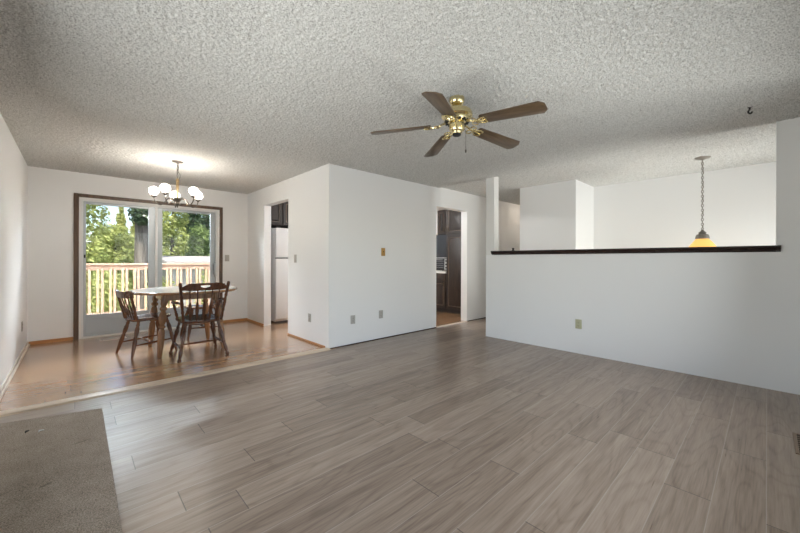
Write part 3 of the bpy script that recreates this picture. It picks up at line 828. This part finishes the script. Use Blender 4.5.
# ------------------------------------------------------------------ chairs
ARROW = [(0, 0.008), (0.10, 0.009), (0.5, 0.010), (0.9, 0.008), (1, 0.007)]
def spindle(b, p0, p1):
    """arrow back spindle: round ends, flat paddle in its lower half"""
    p0 = Vector(p0); p1 = Vector(p1)
    b.turned(p0, p1, [(0, 0.007), (0.08, 0.008), (0.85, 0.007), (1, 0.006)], 8)
    cols = []
    d = p1 - p0
    for t, wd in ((0.08, 0.007), (0.16, 0.013), (0.34, 0.019), (0.50, 0.015), (0.62, 0.008)):
        cols.append((t, wd))
    t_ = bmesh.new(); F = []
    for t, wd in cols:
        c = p0 + d * t
        F.append([t_.verts.new(c + Vector((dx * wd, dy * 0.0055, 0))) for dx, dy in ((-1, -1), (1, -1), (1, 1), (-1, 1))])
    for A, B in zip(F, F[1:]):
        for k in range(4): t_.faces.new((A[k], A[(k + 1) % 4], B[(k + 1) % 4], B[k]))
    t_.faces.new(F[0][::-1]); t_.faces.new(F[-1])
    bmesh.ops.recalc_face_normals(t_, faces=t_.faces)
    b.merge(t_)
def seat_mesh(hw_f, hw_b, yb_, yf_, z, th):
    """saddle seat, chair faces +y"""
    b = MB()
    pts = []
    n = 44
    for k in range(n):
        q = 2 * PI * k / n
        cx_, sy_ = math.cos(q), math.sin(q)
        px = math.copysign(abs(cx_) ** 0.55, cx_); py = math.copysign(abs(sy_) ** 0.55, sy_)
        y = (yf_ + yb_) / 2 + py * (yf_ - yb_) / 2
        f = (y - yb_) / (yf_ - yb_)
        pts.append((px * (hw_b + (hw_f - hw_b) * f), y))
    t = bmesh.new()
    def ring(sc_, dz):
        cy_ = (yf_ + yb_) / 2
        return [t.verts.new((x * sc_, cy_ + (y - cy_) * sc_, z + dz + 0.018 * ((y - yb_) / (yf_ - yb_)))) for x, y in pts]
    R = [ring(0.90, -th), ring(0.975, -th * 0.75), ring(1.0, -th * 0.35), ring(0.99, -0.004), ring(0.95, 0.0), ring(0.72, -0.010), ring(0.35, -0.012)]
    for A, B in zip(R, R[1:]):
        for k in range(n): t.faces.new((A[k], A[(k + 1) % n], B[(k + 1) % n], B[k]))
    t.faces.new(R[0][::-1]); t.faces.new(R[-1])
    bmesh.ops.recalc_face_normals(t, faces=t.faces)
    b.merge(t)
    return b
LEG_BALL = [(0, 0.012), (0.015, 0.019), (0.05, 0.023), (0.085, 0.017), (0.10, 0.011), (0.13, 0.016), (0.24, 0.021), (0.36, 0.014), (0.38, 0.020), (0.41, 0.020), (0.43, 0.014), (0.55, 0.019), (0.66, 0.024), (0.76, 0.015), (0.79, 0.021), (0.82, 0.014), (1.0, 0.017)]
LEG_TAPER = [(0, 0.012), (0.20, 0.018), (0.42, 0.023), (0.52, 0.018), (0.54, 0.022), (0.57, 0.016), (0.68, 0.023), (0.78, 0.023), (0.86, 0.016), (0.89, 0.021), (0.92, 0.015), (1.0, 0.016)]
STR = [(0, 0.007), (0.2, 0.010), (0.42, 0.014), (0.47, 0.011), (0.5, 0.016), (0.53, 0.011), (0.58, 0.014), (0.8, 0.010), (1, 0.007)]
POST = [(0, 0.014), (0.10, 0.018), (0.22, 0.013), (0.26, 0.019), (0.30, 0.014), (0.45, 0.019), (0.60, 0.014), (0.64, 0.018), (0.70, 0.015), (0.85, 0.017), (0.94, 0.019), (0.98, 0.017), (1.0, 0.008)]

def make_chair(name, label, m, ball, arms, top, hw, loc, rz):
    t = thing(name, label, 'chair', loc, rz, 'chairs around the dining table')
    zs = 0.445
    seat_mesh(hw - 0.005, hw - 0.03, -0.215, 0.225, zs, 0.034).build('seat', m, t)
    fx, fyf, fyr = hw + 0.012, 0.235, -0.250
    legs = {}
    for sx in (-1, 1):
        for key, y0, yt in (('f', fyf, 0.155), ('r', fyr, -0.150)):
            foot = Vector((sx * fx, y0, 0)); tp = Vector((sx * (hw - 0.075), yt, zs - 0.024))
            MB().turned(foot, tp, LEG_BALL if ball else LEG_TAPER, 14).build('leg', m, t)
            legs[(sx, key)] = (foot, tp)
    s_ = MB(); mids = []
    for sx in (-1, 1):
        a = legs[(sx, 'f')][0].lerp(legs[(sx, 'f')][1], 0.37); b_ = legs[(sx, 'r')][0].lerp(legs[(sx, 'r')][1], 0.33)
        MB().turned(a, b_, STR, 10).build('stretcher', m, t); mids.append((a + b_) / 2)
    MB().turned(mids[0], mids[1], STR, 10).build('stretcher', m, t)
    # back
    ztop = top; yb0 = -0.180; lean = 0.235
    yz = lambda z: yb0 - (z - zs) * lean
    chh = 0.092 if arms else 0.075
    bow = lambda x: -0.020 * (1 - (x / hw) ** 2)
    for sx in (-1, 1):
        p0 = (sx * (hw - 0.045), yz(zs), zs - 0.012); p1 = (sx * (hw + 0.010 if arms else hw - 0.02), yz(ztop), ztop)
        MB().turned(p0, p1, POST, 12).build('back_post', m, t)
    cr = MB()
    xe = hw - 0.004 if arms else hw + 0.012
    def tz(x):
        f = abs(x) / xe
        if arms: return ztop - 0.012 if f < 0.72 else ztop - 0.012 - (f - 0.72) / 0.28 * 0.045
        return ztop - 0.004 + 0.016 * (0 if f < 0.45 else math.sin((f - 0.45) / 0.55 * PI * 0.62)) - (0.014 if f > 0.93 else 0)
    def bz(x):
        f = abs(x) / xe
        return ztop - chh - 0.006 + (0.0 if f < 0.7 else 0.010 * (f - 0.7) / 0.3)
    yf = lambda x, z: yz(z) + bow(x)
    if arms:
        hx = 0.055; zc = ztop - 0.046
        up_ = lambda x: zc + 0.004 + 0.004 * (1 - (x / hx) ** 2)
        dn_ = lambda x: zc + 0.004 - 0.024 * math.sqrt(max(0, 1 - (x / hx) ** 2))
        xs = [-xe + (xe - hx) * k / 10 for k in range(11)]
        cr.strip([(x, bz(x), tz(x)) for x in xs], yf, 0.022); cr.strip([(-x, bz(x), tz(x)) for x in xs[::-1]], yf, 0.022)
        xm = [-hx + 2 * hx * k / 14 for k in range(15)]
        cr.strip([(x, bz(x), dn_(x)) for x in xm], yf, 0.022); cr.strip([(x, up_(x), tz(x)) for x in xm], yf, 0.022)
    else:
        xs = [-xe + 2 * xe * k / 26 for k in range(27)]
        cr.strip([(x, bz(x), tz(x)) for x in xs], yf, 0.024)
    cr.build('crest_rail', m, t, 40)
    ns = 5 if arms else 4
    for k in range(ns):
        x = (k + 1) / (ns + 1) * 2 - 1
        x0 = x * (hw - 0.045); x1 = x * (hw - 0.01)
        z1 = ztop - chh + 0.004
        sb = MB(); spindle(sb, (x0, yz(zs) - 0.004, zs - 0.008), (x1, yf(x1, z1), z1)); sb.build('spindle', m, t)
    if arms:
        for sx in (-1, 1):
            a = MB()
            za = 0.655
            pts = [(sx * (hw - 0.012), yz(0.66) + 0.01, 0.662), (sx * (hw + 0.015), -0.10, 0.664), (sx * (hw + 0.028), 0.0, 0.662), (sx * (hw + 0.020), 0.070, 0.657), (sx * (hw + 0.008), 0.110, 0.650)]
            a.tube(pts, [0.013, 0.015, 0.018, 0.020, 0.012], 10)
            ao = a.build('arm', m, t)
            MB().turned((sx * (hw - 0.040), 0.10, zs - 0.004), (sx * (hw + 0.014), 0.055, 0.650), [(0, 0.010), (0.12, 0.012), (0.3, 0.017), (0.42, 0.012), (0.46, 0.017), (0.5, 0.012), (0.7, 0.016), (0.9, 0.011), (1, 0.010)], 12).build('arm_support', m, ao)
    return t
make_chair('armchair', 'dark brown wooden armchair with hand-hold slot in its crest, back to the room', M_chair_dark, True, True, 0.905, 0.245, (1.108, 4.790, 0.004), 0.0)
make_chair('side_chair', 'brown arrow-back side chair at the left side of the round table', M_chair, False, False, 0.785, 0.205, (0.668, 5.368, 0.004), -math.radians(75))
make_chair('side_chair', 'arrow-back side chair behind the round table, mostly hidden by the armchair', M_chair, False, False, 0.785, 0.190, (1.42, 5.97, 0.004), math.radians(92))

# ------------------------------------------------------------------ refrigerator
fr = thing('refrigerator', 'white top-freezer refrigerator standing in the kitchen opening', 'refrigerator', (2.66, 6.13, 0.004))
FW, FD, FH = 0.76, 0.70, 1.755
MB().box((0.0, 0.055, 0.03), (FW, FD, FH - 0.005), 0.008, 2).build('body', M_fridge, fr)
boxes('toe_grille', M_gasket, [((0.01, 0.075, 0.0), (FW - 0.01, 0.30, 0.0295))], fr)
zsplit = 1.195
fd = MB().box((0.0, 0.0, 0.075), (FW, 0.05, zsplit - 0.006), 0.012, 3).build('refrigerator_door', M_fridge, fr)
fz = MB().box((0.0, 0.0, zsplit + 0.006), (FW, 0.05, FH), 0.012, 3).build('freezer_door', M_fridge, fr)
MB().box((0.004, 0.05, 0.08), (FW - 0.004, 0.0552, FH - 0.012)).build('gasket', M_gasket, fr)
for z0, z1, pz in ((zsplit - 0.55, zsplit - 0.03, fd), (zsplit + 0.03, zsplit + 0.30, fz)):
    hb = MB(); hb.tube([(FW - 0.05, 0.0, z0), (FW - 0.05, -0.035, z0 + 0.03), (FW - 0.05, -0.035, z1 - 0.03), (FW - 0.05, 0.0, z1)], 0.011, 8); hb.build('handle', M_fridge, pz)
hb = MB()
hb.box((0.005, -0.010, zsplit + 0.008), (0.30, 0.0, zsplit + 0.022), 0.003); hb.build('door_lip', M_steel, fz)
MB().box((0.02, 0.005, FH), (0.10, 0.06, FH + 0.018), 0.005, 2).build('hinge_cover', M_gasket, fr)

# ------------------------------------------------------------------ kitchen cabinets
def raised_door(x0, x1, z0, z1, name, parent, arch=False):
    """door in the local plane y=0 facing -y; frame, groove and raised panel"""
    b = MB(); f = 0.055
    b.box((x0, -0.018, z0), (x1, 0, z1), 0.003)
    fx0, fx1, fz0, fz1 = x0 + f, x1 - f, z0 + f, z1 - f
    # frame lip
    for a_, c_ in (((x0, -0.024, z0), (fx0, -0.018, z1)), ((fx1, -0.024, z0), (x1, -0.018, z1)), ((fx0, -0.024, z0), (fx1, -0.018, fz0)), ((fx0, -0.024, fz1), (fx1, -0.018, z1))):
        b.box(a_, c_, 0.002)
    g = 0.018
    if fx1 - fx0 > 0.06 and fz1 - fz0 > 0.06:
        if arch:
            n = 12; cx_ = (fx0 + fx1) / 2; r = (fx1 - fx0) / 2 - g
            pts = [(fx0 + g, fz0 + g), (fx1 - g, fz0 + g)] + [(cx_ + r * math.cos(PI * k / n), fz1 - g - 0.04 + 0.04 * math.sin(PI * k / n)) for k in range(n + 1)]
            M = Matrix(((1, 0, 0, 0), (0, 0, -1, 0), (0, 1, 0, 0), (0, 0, 0, 1)))
            b.prism(pts, 0.010, 0.032, M, 0.013)
        else:
            b.box((fx0 + g, -0.032, fz0 + g), (fx1 - g, -0.010, fz1 - g), 0.013)
    dd = b.build(name, M_cab, parent)
    mo = MB(); e0 = 0.007
    for a_, c_ in (((fx0, -0.0275, fz0), (fx0 + e0, -0.0185, fz1)), ((fx1 - e0, -0.0275, fz0), (fx1, -0.0185, fz1)), ((fx0 + e0, -0.0275, fz0), (fx1 - e0, -0.0185, fz0 + e0)), ((fx0 + e0, -0.0275, fz1 - e0), (fx1 - e0, -0.0185, fz1))):
        mo.box(a_, c_)
    mo.build('panel_moulding', M_cabedge, dd, None)
    return dd
def pull(x, z, parent):
    b = MB(); b.tube([(x, -0.022, z - 0.045), (x, -0.042, z - 0.030), (x, -0.046, z), (x, -0.042, z + 0.030), (x, -0.022, z + 0.045)], 0.0055, 8)
    b.box((x - 0.012, -0.028, z - 0.060), (x + 0.012, -0.0235, z + 0.060), 0.002)
    b.build('handle', M_bronze, parent)
KX = 5.97
R90 = -PI / 2      # local -y looks towards world -x ; local +x runs towards world -y
pt = thing('pantry_cabinet', 'tall dark oak pantry cabinet seen through the kitchen doorway', 'cabinet', (KX, 4.845, 0.004), R90)
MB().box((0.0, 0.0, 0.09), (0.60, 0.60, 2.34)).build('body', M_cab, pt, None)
boxes('plinth', M_dark, [((0.0, 0.05, 0.0), (0.60, 0.60, 0.0895))], pt)
o_ = raised_door(0.015, 0.585, 0.11, 1.715, 'lower_door', pt, True); pull(0.06, 1.05, o_)
o_ = raised_door(0.015, 0.585, 1.745, 2.32, 'upper_door', pt, True); pull(0.06, 1.84, o_)
bc = thing('base_cabinet', 'dark oak base cabinet under the white worktop in the kitchen', 'cabinet', (KX, 5.345, 0.004), R90)
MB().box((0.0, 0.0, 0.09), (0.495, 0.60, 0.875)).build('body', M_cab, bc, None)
boxes('plinth', M_dark, [((0.0, 0.05, 0.0), (0.495, 0.60, 0.0895))], bc)
o_ = raised_door(0.015, 0.48, 0.11, 0.70, 'door', bc); pull(0.44, 0.62, o_)
q_ = MB(); q_.box((0.015, -0.020, 0.72), (0.48, 0.0, 0.86), 0.004); o_ = q_.build('drawer', M_cab, bc)
b = MB(); b.tube([(0.20, -0.020, 0.79), (0.22, -0.042, 0.79), (0.275, -0.042, 0.79), (0.295, -0.020, 0.79)], 0.0055, 8); b.build('handle', M_bronze, o_)
bc2 = thing('base_cabinet', 'wide two-door kitchen base cabinet at the far left end of the white worktop', 'cabinet', (KX, 6.16, 0.004), R90)
MB().box((0.0, 0.0, 0.09), (0.81, 0.60, 0.875)).build('body', M_cab, bc2, None)
o_ = raised_door(0.015, 0.395, 0.11, 0.86, 'door', bc2); o_ = raised_door(0.415, 0.795, 0.11, 0.86, 'door', bc2)
wt = MB(); wt.box((KX - 0.025, 4.85, 0.8795), (6.598, 6.165, 0.918), 0.004)
tag(wt.build('worktop', M_counter), 'white laminate worktop on the dark kitchen base cabinets', 'worktop')
# toaster oven on the worktop
to = thing('toaster_oven', 'black toaster oven standing on the white kitchen worktop', 'toaster oven', (KX + 0.08, 5.325, 0.9185), R90)
MB().box((0.0, 0.0, 0.02), (0.46, 0.36, 0.30), 0.012, 2).build('body', M_appl, to)
dr = MB().box((0.015, -0.014, 0.05), (0.345, 0.0, 0.285), 0.005).build('door', M_applglass, to)
b = MB(); b.tube([(0.05, -0.014, 0.262), (0.05, -0.040, 0.262), (0.31, -0.040, 0.262), (0.31, -0.014, 0.262)], 0.007, 8); b.build('handle', M_steel, dr)
boxes('control_panel', M_steel, [((0.355, -0.006, 0.04), (0.452, -0.0002, 0.285))], to)
for k in range(3):
    b = MB(); b.lathe([(0.018, 0), (0.017, 0.014), (0.0, 0.016)], Matrix.Translation((0.403, -0.006, 0.085 + k * 0.075)) @ Matrix.Rotation(PI / 2, 4, 'X'), 18); b.build('knob', M_appl, to)
wr = MB()
for k in range(4): wr.tube([(0.03, -0.0155, 0.09 + k * 0.045), (0.33, -0.0155, 0.09 + k * 0.045)], 0.003, 6)
wr.build('rack', M_steel, dr)
for x in (0.04, 0.42):
    for y in (0.04, 0.32): MB().lathe([(0.012, 0.0), (0.012, 0.0195), (0.0, 0.0195)], Matrix.Translation((x, y, 0)), 10).build('foot', M_gasket, to)
wc = thing('wall_cabinet', 'dark oak wall cabinet hanging above the white kitchen worktop', 'cabinet', (KX + 0.28, 5.345, 0), R90)
MB().box((0.0, 0.0, 1.77), (0.495, 0.345, 2.345)).build('body', M_cab, wc, None)
o_ = raised_door(0.012, 0.243, 1.78, 2.335, 'door', wc, True); pull(0.215, 1.88, o_)
o_ = raised_door(0.252, 0.483, 1.78, 2.335, 'door', wc, True); pull(0.28, 1.88, o_)
mw = thing('dark_filler', 'black box added for the shade under the dark kitchen wall cabinet', 'dark filler', (KX + 0.22, 5.342, 1.232), R90)  # black box put where shade falls under the wall cabinet
MB().box((0.0, 0.0, 0.0), (0.49, 0.40, 0.533), 0.006).build('body', M_appl, mw)
o_ = MB().box((0.01, -0.020, 0.012), (0.37, 0.0, 0.520), 0.005).build('door', M_applglass, mw)
b = MB(); b.tube([(0.35, -0.020, 0.05), (0.35, -0.045, 0.07), (0.35, -0.045, 0.39), (0.35, -0.020, 0.41)], 0.008, 8); b.build('handle', M_appl, o_)
boxes('control_panel', M_gasket, [((0.378, -0.012, 0.012), (0.482, -0.0002, 0.520))], mw)
uc = thing('wall_cabinet', 'dark wooden cabinet hanging above the white refrigerator', 'cabinet', (2.56, 6.32, 0), 0)
MB().box((0.0, 0.0, 1.82), (0.92, 0.545, 2.30)).build('body', M_cab, uc, None)
for k in range(3): raised_door(0.01 + k * 0.303, 0.295 + k * 0.303, 1.83, 2.29, 'door', uc)
# soffit above the cabinets
struct(boxes('wall_soffit', M_wall, [((KX + 0.02, YM + 0.145, 2.352), (6.598, 6.20, H - 0.002)), ((2.545, 6.35, 2.302), (3.60, YB - 0.002, H - 0.002))]))

# kitchen ceiling light
M_diff = emission_glass('lit_diffuser', (1.0, 0.90, 0.75), 3.0, (0.9, 0.88, 0.84))
kl = thing('ceiling_light', 'round white flush ceiling light in the middle of the kitchen ceiling', 'ceiling light', (4.3, 5.3, H))
MB().lathe([(0.0, 0.0), (0.15, 0.0), (0.15, -0.02), (0.0, -0.02)], None, 32).build('base', M_vinyl, kl)
MB().lathe([(0.14, -0.02), (0.13, -0.06), (0.09, -0.09), (0.0, -0.105)], None, 32).build('diffuser', M_diff, kl)

# lamps' own light
def point(loc, power, color, r):
    l = bpy.data.lights.new('bulb_light', 'POINT'); l.energy = power; l.color = color; l.shadow_soft_size = r
    o = bpy.data.objects.new('bulb_light', l); COL.objects.link(o); o.location = loc
for p in LAMPS: point(p, 7.0, (1.0, 0.955, 0.90), 0.022)
point((4.3, 5.3, H - 0.16), 62, (0.96, 0.98, 1.0), 0.08)
hl = thing('ceiling_light', 'unseen round ceiling light added to brighten the hallway, behind the hall corner', 'ceiling light', (7.35, 3.42, H + 0.018))  # fixture made up to brighten the hall wall
MB().lathe([(0.0, 0.0), (0.11, 0.0), (0.11, -0.02), (0.0, -0.02)], None, 28).build('base', M_vinyl, hl)
MB().lathe([(0.10, -0.02), (0.09, -0.05), (0.05, -0.075), (0.0, -0.082)], None, 28).build('diffuser', M_diff, hl)
point((7.35, 3.42, H - 0.12), 2.2, (1.0, 0.85, 0.70), 0.06)
point((5.66, 0.55, H - 1.19), 3, (1.0, 0.78, 0.48), 0.05)

# ------------------------------------------------------------------ outside: deck, railing
struct(boxes('floor_deck', M_deckboard, [((-2.2, YB + 0.125 + 0.145 * k, -0.075), (4.6, YB + 0.125 + 0.145 * k + 0.139, -0.04)) for k in range(14)]))
rl = thing('deck_railing', 'cedar deck railing with paired balusters beyond the sliding door', 'railing', (0, 8.87, -0.04))
MB().box((-2.2, -0.075, 1.095), (4.6, 0.075, 1.133), 0.004).build('cap_rail', M_cedar, rl)
MB().box((-2.2, -0.022, 0.995), (4.6, 0.018, 1.0945), 0.003).build('upper_rail', M_cedar, rl)
MB().box((-2.2, -0.022, 0.10), (4.6, 0.018, 0.18), 0.003).build('lower_rail', M_cedar, rl)
for x in (-1.6, 0.02 - 0.35, 1.27, 2.55, 3.9):
    MB().box((x - 0.045, 0.019, 0.0), (x + 0.045, 0.108, 1.0945), 0.004).build('post', M_cedar, rl)
xs = []
x = -1.71
while x < 4.5:
    xs += [x, x + 0.118]; x += 0.187
for x in xs[:90]:
    pass
nb = 0
for k in range(-10, 22):
    for dx in (0.0, 0.066):
        x = 0.312 + k * 0.187 + dx
        MB().box((x - 0.021, -0.062, 0.06), (x + 0.021, -0.0225, 1.02), 0.003).build('baluster', M_baluster_lit if dx == 0.0 else M_cedar, rl)  # lit and shaded balusters of each pair put into the wood tone

# ------------------------------------------------------------------ outside: garden
struct(boxes('ground', M_ground, [((-40, YB + 0.5, -2.2), (60, 90, -1.6))]))
def leaf_mesh(name, material, blobs, size, parent=None):
    """blobs: (cx, cy, cz, rx, ry, rz, count); small bent leaves spread in each blob's outer shell"""
    vs, fs = [], []
    for cx_, cy_, cz_, rx, ry, rz_, cnt in blobs:
        for _ in range(cnt):
            while True:
                v = Vector((random.uniform(-1, 1), random.uniform(-1, 1), random.uniform(-1, 1)))
                if 0.05 < v.length <= 1: break
            v = v * (0.55 + 0.45 * random.random()) / max(v.length, 0.3) * min(1, v.length + 0.35)
            c = Vector((cx_ + v.x * rx, cy_ + v.y * ry, cz_ + v.z * rz_))
            nrm = (Vector((v.x, v.y, v.z + 0.5)).normalized() + Vector((random.gauss(0, .6), random.gauss(0, .6), random.gauss(0, .6)))).normalized()
            a = nrm.cross(Vector((random.random(), random.random(), random.random() + .01))).normalized(); b_ = nrm.cross(a)
            s = size * random.uniform(0.6, 1.3)
            i = len(vs)
            vs += [c - a * s, c + b_ * s * 0.45 + nrm * s * 0.15, c + a * s, c - b_ * s * 0.45 + nrm * s * 0.15]
            fs.append((i, i + 1, i + 2, i + 3))
    me = bpy.data.meshes.new(name)
    me.from_pydata([tuple(v) for v in vs], [], fs)
    me.materials.append(material)
    o = bpy.data.objects.new(name, me); COL.objects.link(o)
    if parent is not None: o.parent = parent
    return o
GZ = -1.6
def tree(name, label, x, y, lm, blobs, size, trunk_r, trunk_h, group=None):
    t = thing(name, label, 'tree' if name != 'shrub' else 'shrub', (x, y, GZ), 0, group or 'trees beyond the deck')
    b = MB()
    b.turned((0, 0, 0), (0.05, 0, trunk_h), [(0, trunk_r * 1.5), (0.04, trunk_r * 1.15), (0.5, trunk_r * 0.95), (1, trunk_r * 0.5)], 12)
    for k in range(5):
        a = k * 2.3; z = trunk_h * (0.45 + 0.1 * k)
        b.turned((0.02, 0, z), (0.02 + math.cos(a) * trunk_h * 0.05, math.sin(a) * trunk_h * 0.05, z + trunk_h * 0.14), [(0, trunk_r * 0.22), (1, trunk_r * 0.12)], 8)
    b.build('trunk', M_bark, t)
    leaf_mesh('foliage', lm, [(bx, by, bz, rx, ry, rz_, n) for bx, by, bz, rx, ry, rz_, n in blobs], size, t)
    return t
def cone_blobs(h, r, n, layers=9):
    out = []
    for k in range(layers):
        f = k / (layers - 1)
        z = 0.6 + (h - 0.6) * f; rr = r * (1 - f) + 0.10
        m = 5 if f < 0.7 else 3
        for j in range(m):
            a = j * 2 * PI / m + k * 0.8
            out.append((math.cos(a) * rr * 0.55, math.sin(a) * rr * 0.55, z - 0.1, rr * 0.6, rr * 0.6, h / layers * 0.6, int(n / layers / m * (1.6 - f))))
    return out
def round_blobs(h0, h1, r, n, m=12):
    out = []
    for k in range(m):
        a = k * 2.4; f = (k + 0.5) / m
        z = h0 + (h1 - h0) * f
        rr = r * math.sqrt(max(0.15, 1 - (2 * f - 1) ** 2))
        out.append((math.cos(a) * rr * 0.6, math.sin(a) * rr * 0.6, z, r * 0.55, r * 0.55, (h1 - h0) / m * 1.6 + 0.1, n // m))
    return out
tree('maple_tree', 'leafy bright green tree at the left edge of the sliding door view', 0.10, 13.6, M_leaf_bright, round_blobs(0.6, 6.2, 0.62, 5200, 14), 0.075, 0.07, 5.6)
tree('maple_tree', 'wide bright maple below the sky gap in the left pane', 1.02, 16.6, M_leaf_bright, round_blobs(0.4, 3.75, 0.95, 6500, 16), 0.085, 0.06, 3.2)
tree('cedar_tree', 'pointed yellow-green cedar rising left of the thick trunk', 2.02, 27.0, M_leaf_yellow, cone_blobs(6.0, 0.95, 5200), 0.10, 0.08, 5.6)
tree('cedar_tree', 'shorter yellow-green cedar between the pointed cedar and the thick trunk', 3.05, 31.0, M_leaf_yellow, cone_blobs(5.6, 0.95, 4500), 0.10, 0.08, 5.2)
tree('fir_tree', 'thick gray-barked tree trunk with dark drooping needles beyond the railing', 1.545, 14.0, M_leaf_dark, [(-0.05, -0.45, 4.25, 0.34, 0.22, 0.42, 700), (0.22, -0.45, 4.15, 0.22, 0.2, 0.36, 400), (0.1, -0.3, 5.0, 0.6, 0.5, 0.5, 900), (0.3, 0, 6.0, 0.9, 0.9, 0.8, 900)], 0.07, 0.19, 7.5)
tree('maple_tree', 'bright green maple filling the left half of the right pane', 2.95, 17.2, M_leaf_bright, round_blobs(1.5, 6.6, 0.62, 5600, 14), 0.08, 0.07, 6.0)
tree('fir_tree', 'dark fir with sky beside it in the right pane', 4.75, 22.0, M_leaf_dark, cone_blobs(8.4, 0.85, 6500, 12), 0.09, 0.10, 8.0)
tree('fir_tree', 'dark fir at the right edge of the right pane', 6.1, 24.5, M_leaf_dark, cone_blobs(8.2, 1.0, 6000, 12), 0.09, 0.10, 7.8)
tree('maple_tree', 'low green tree under the dark firs in the right pane', 4.35, 19.0, M_leaf_mid, round_blobs(1.2, 4.2, 0.75, 4200, 12), 0.08, 0.06, 3.6)
tree('hedge_tree', 'green tree far behind the maple and the cedars', 3.4, 36.0, M_leaf_mid, round_blobs(0.3, 4.6, 2.4, 6000, 14), 0.16, 0.12, 4.2)
tree('hedge_tree', 'green tree far behind the dark firs', 8.6, 38.0, M_leaf_mid, round_blobs(0.3, 6.8, 2.6, 7000, 14), 0.16, 0.12, 6.2)
def shrub(label, x, y, lm, h, r, n):
    t = thing('shrub', label, 'shrub', (x, y, GZ), 0, 'shrubs behind the deck railing')
    b = MB()
    for k in range(5):
        a = k * 1.3
        b.turned((0, 0, 0), (math.cos(a) * r * 0.5, math.sin(a) * r * 0.5, h * 0.7), [(0, 0.02), (1, 0.006)], 6)
    b.build('stem', M_bark, t)
    leaf_mesh('foliage', lm, round_blobs(0.3, h, r, n, 10), 0.055, t)
shrub('bright shrub behind the left part of the deck railing', 0.60, 10.8, M_leaf_yellow, 2.35, 0.48, 3200)
shrub('green shrub behind the middle of the deck railing', 1.68, 11.0, M_leaf_bright, 2.1, 0.42, 2600)
shrub('green shrub behind the right end of the deck railing', 2.75, 10.8, M_leaf_bright, 2.2, 0.48, 2800)
# neighbour's shed with a pale roof
sd = thing('shed', 'low neighbouring shed with pale roof behind the railing', 'shed', (3.2, 13.4, GZ))
MB().box((-1.05, -1.0, 0.0), (2.6, 1.0, 2.55)).build('wall', M_shed, sd, None)
rf = MB(); rf.prism([(-1.25, 2.60), (1.25, 2.82), (1.25, 2.90), (-1.25, 2.70)], -1.22, 2.8, Matrix(((0, 0, 1, 0), (1, 0, 0, 0), (0, 1, 0, 0), (0, 0, 0, 1)))); rf.build('roof', M_shedroof, sd, None)
boxes('fascia', M_shedroof, [((-1.24, -1.275, 2.52), (2.82, -1.2505, 2.72))], sd)
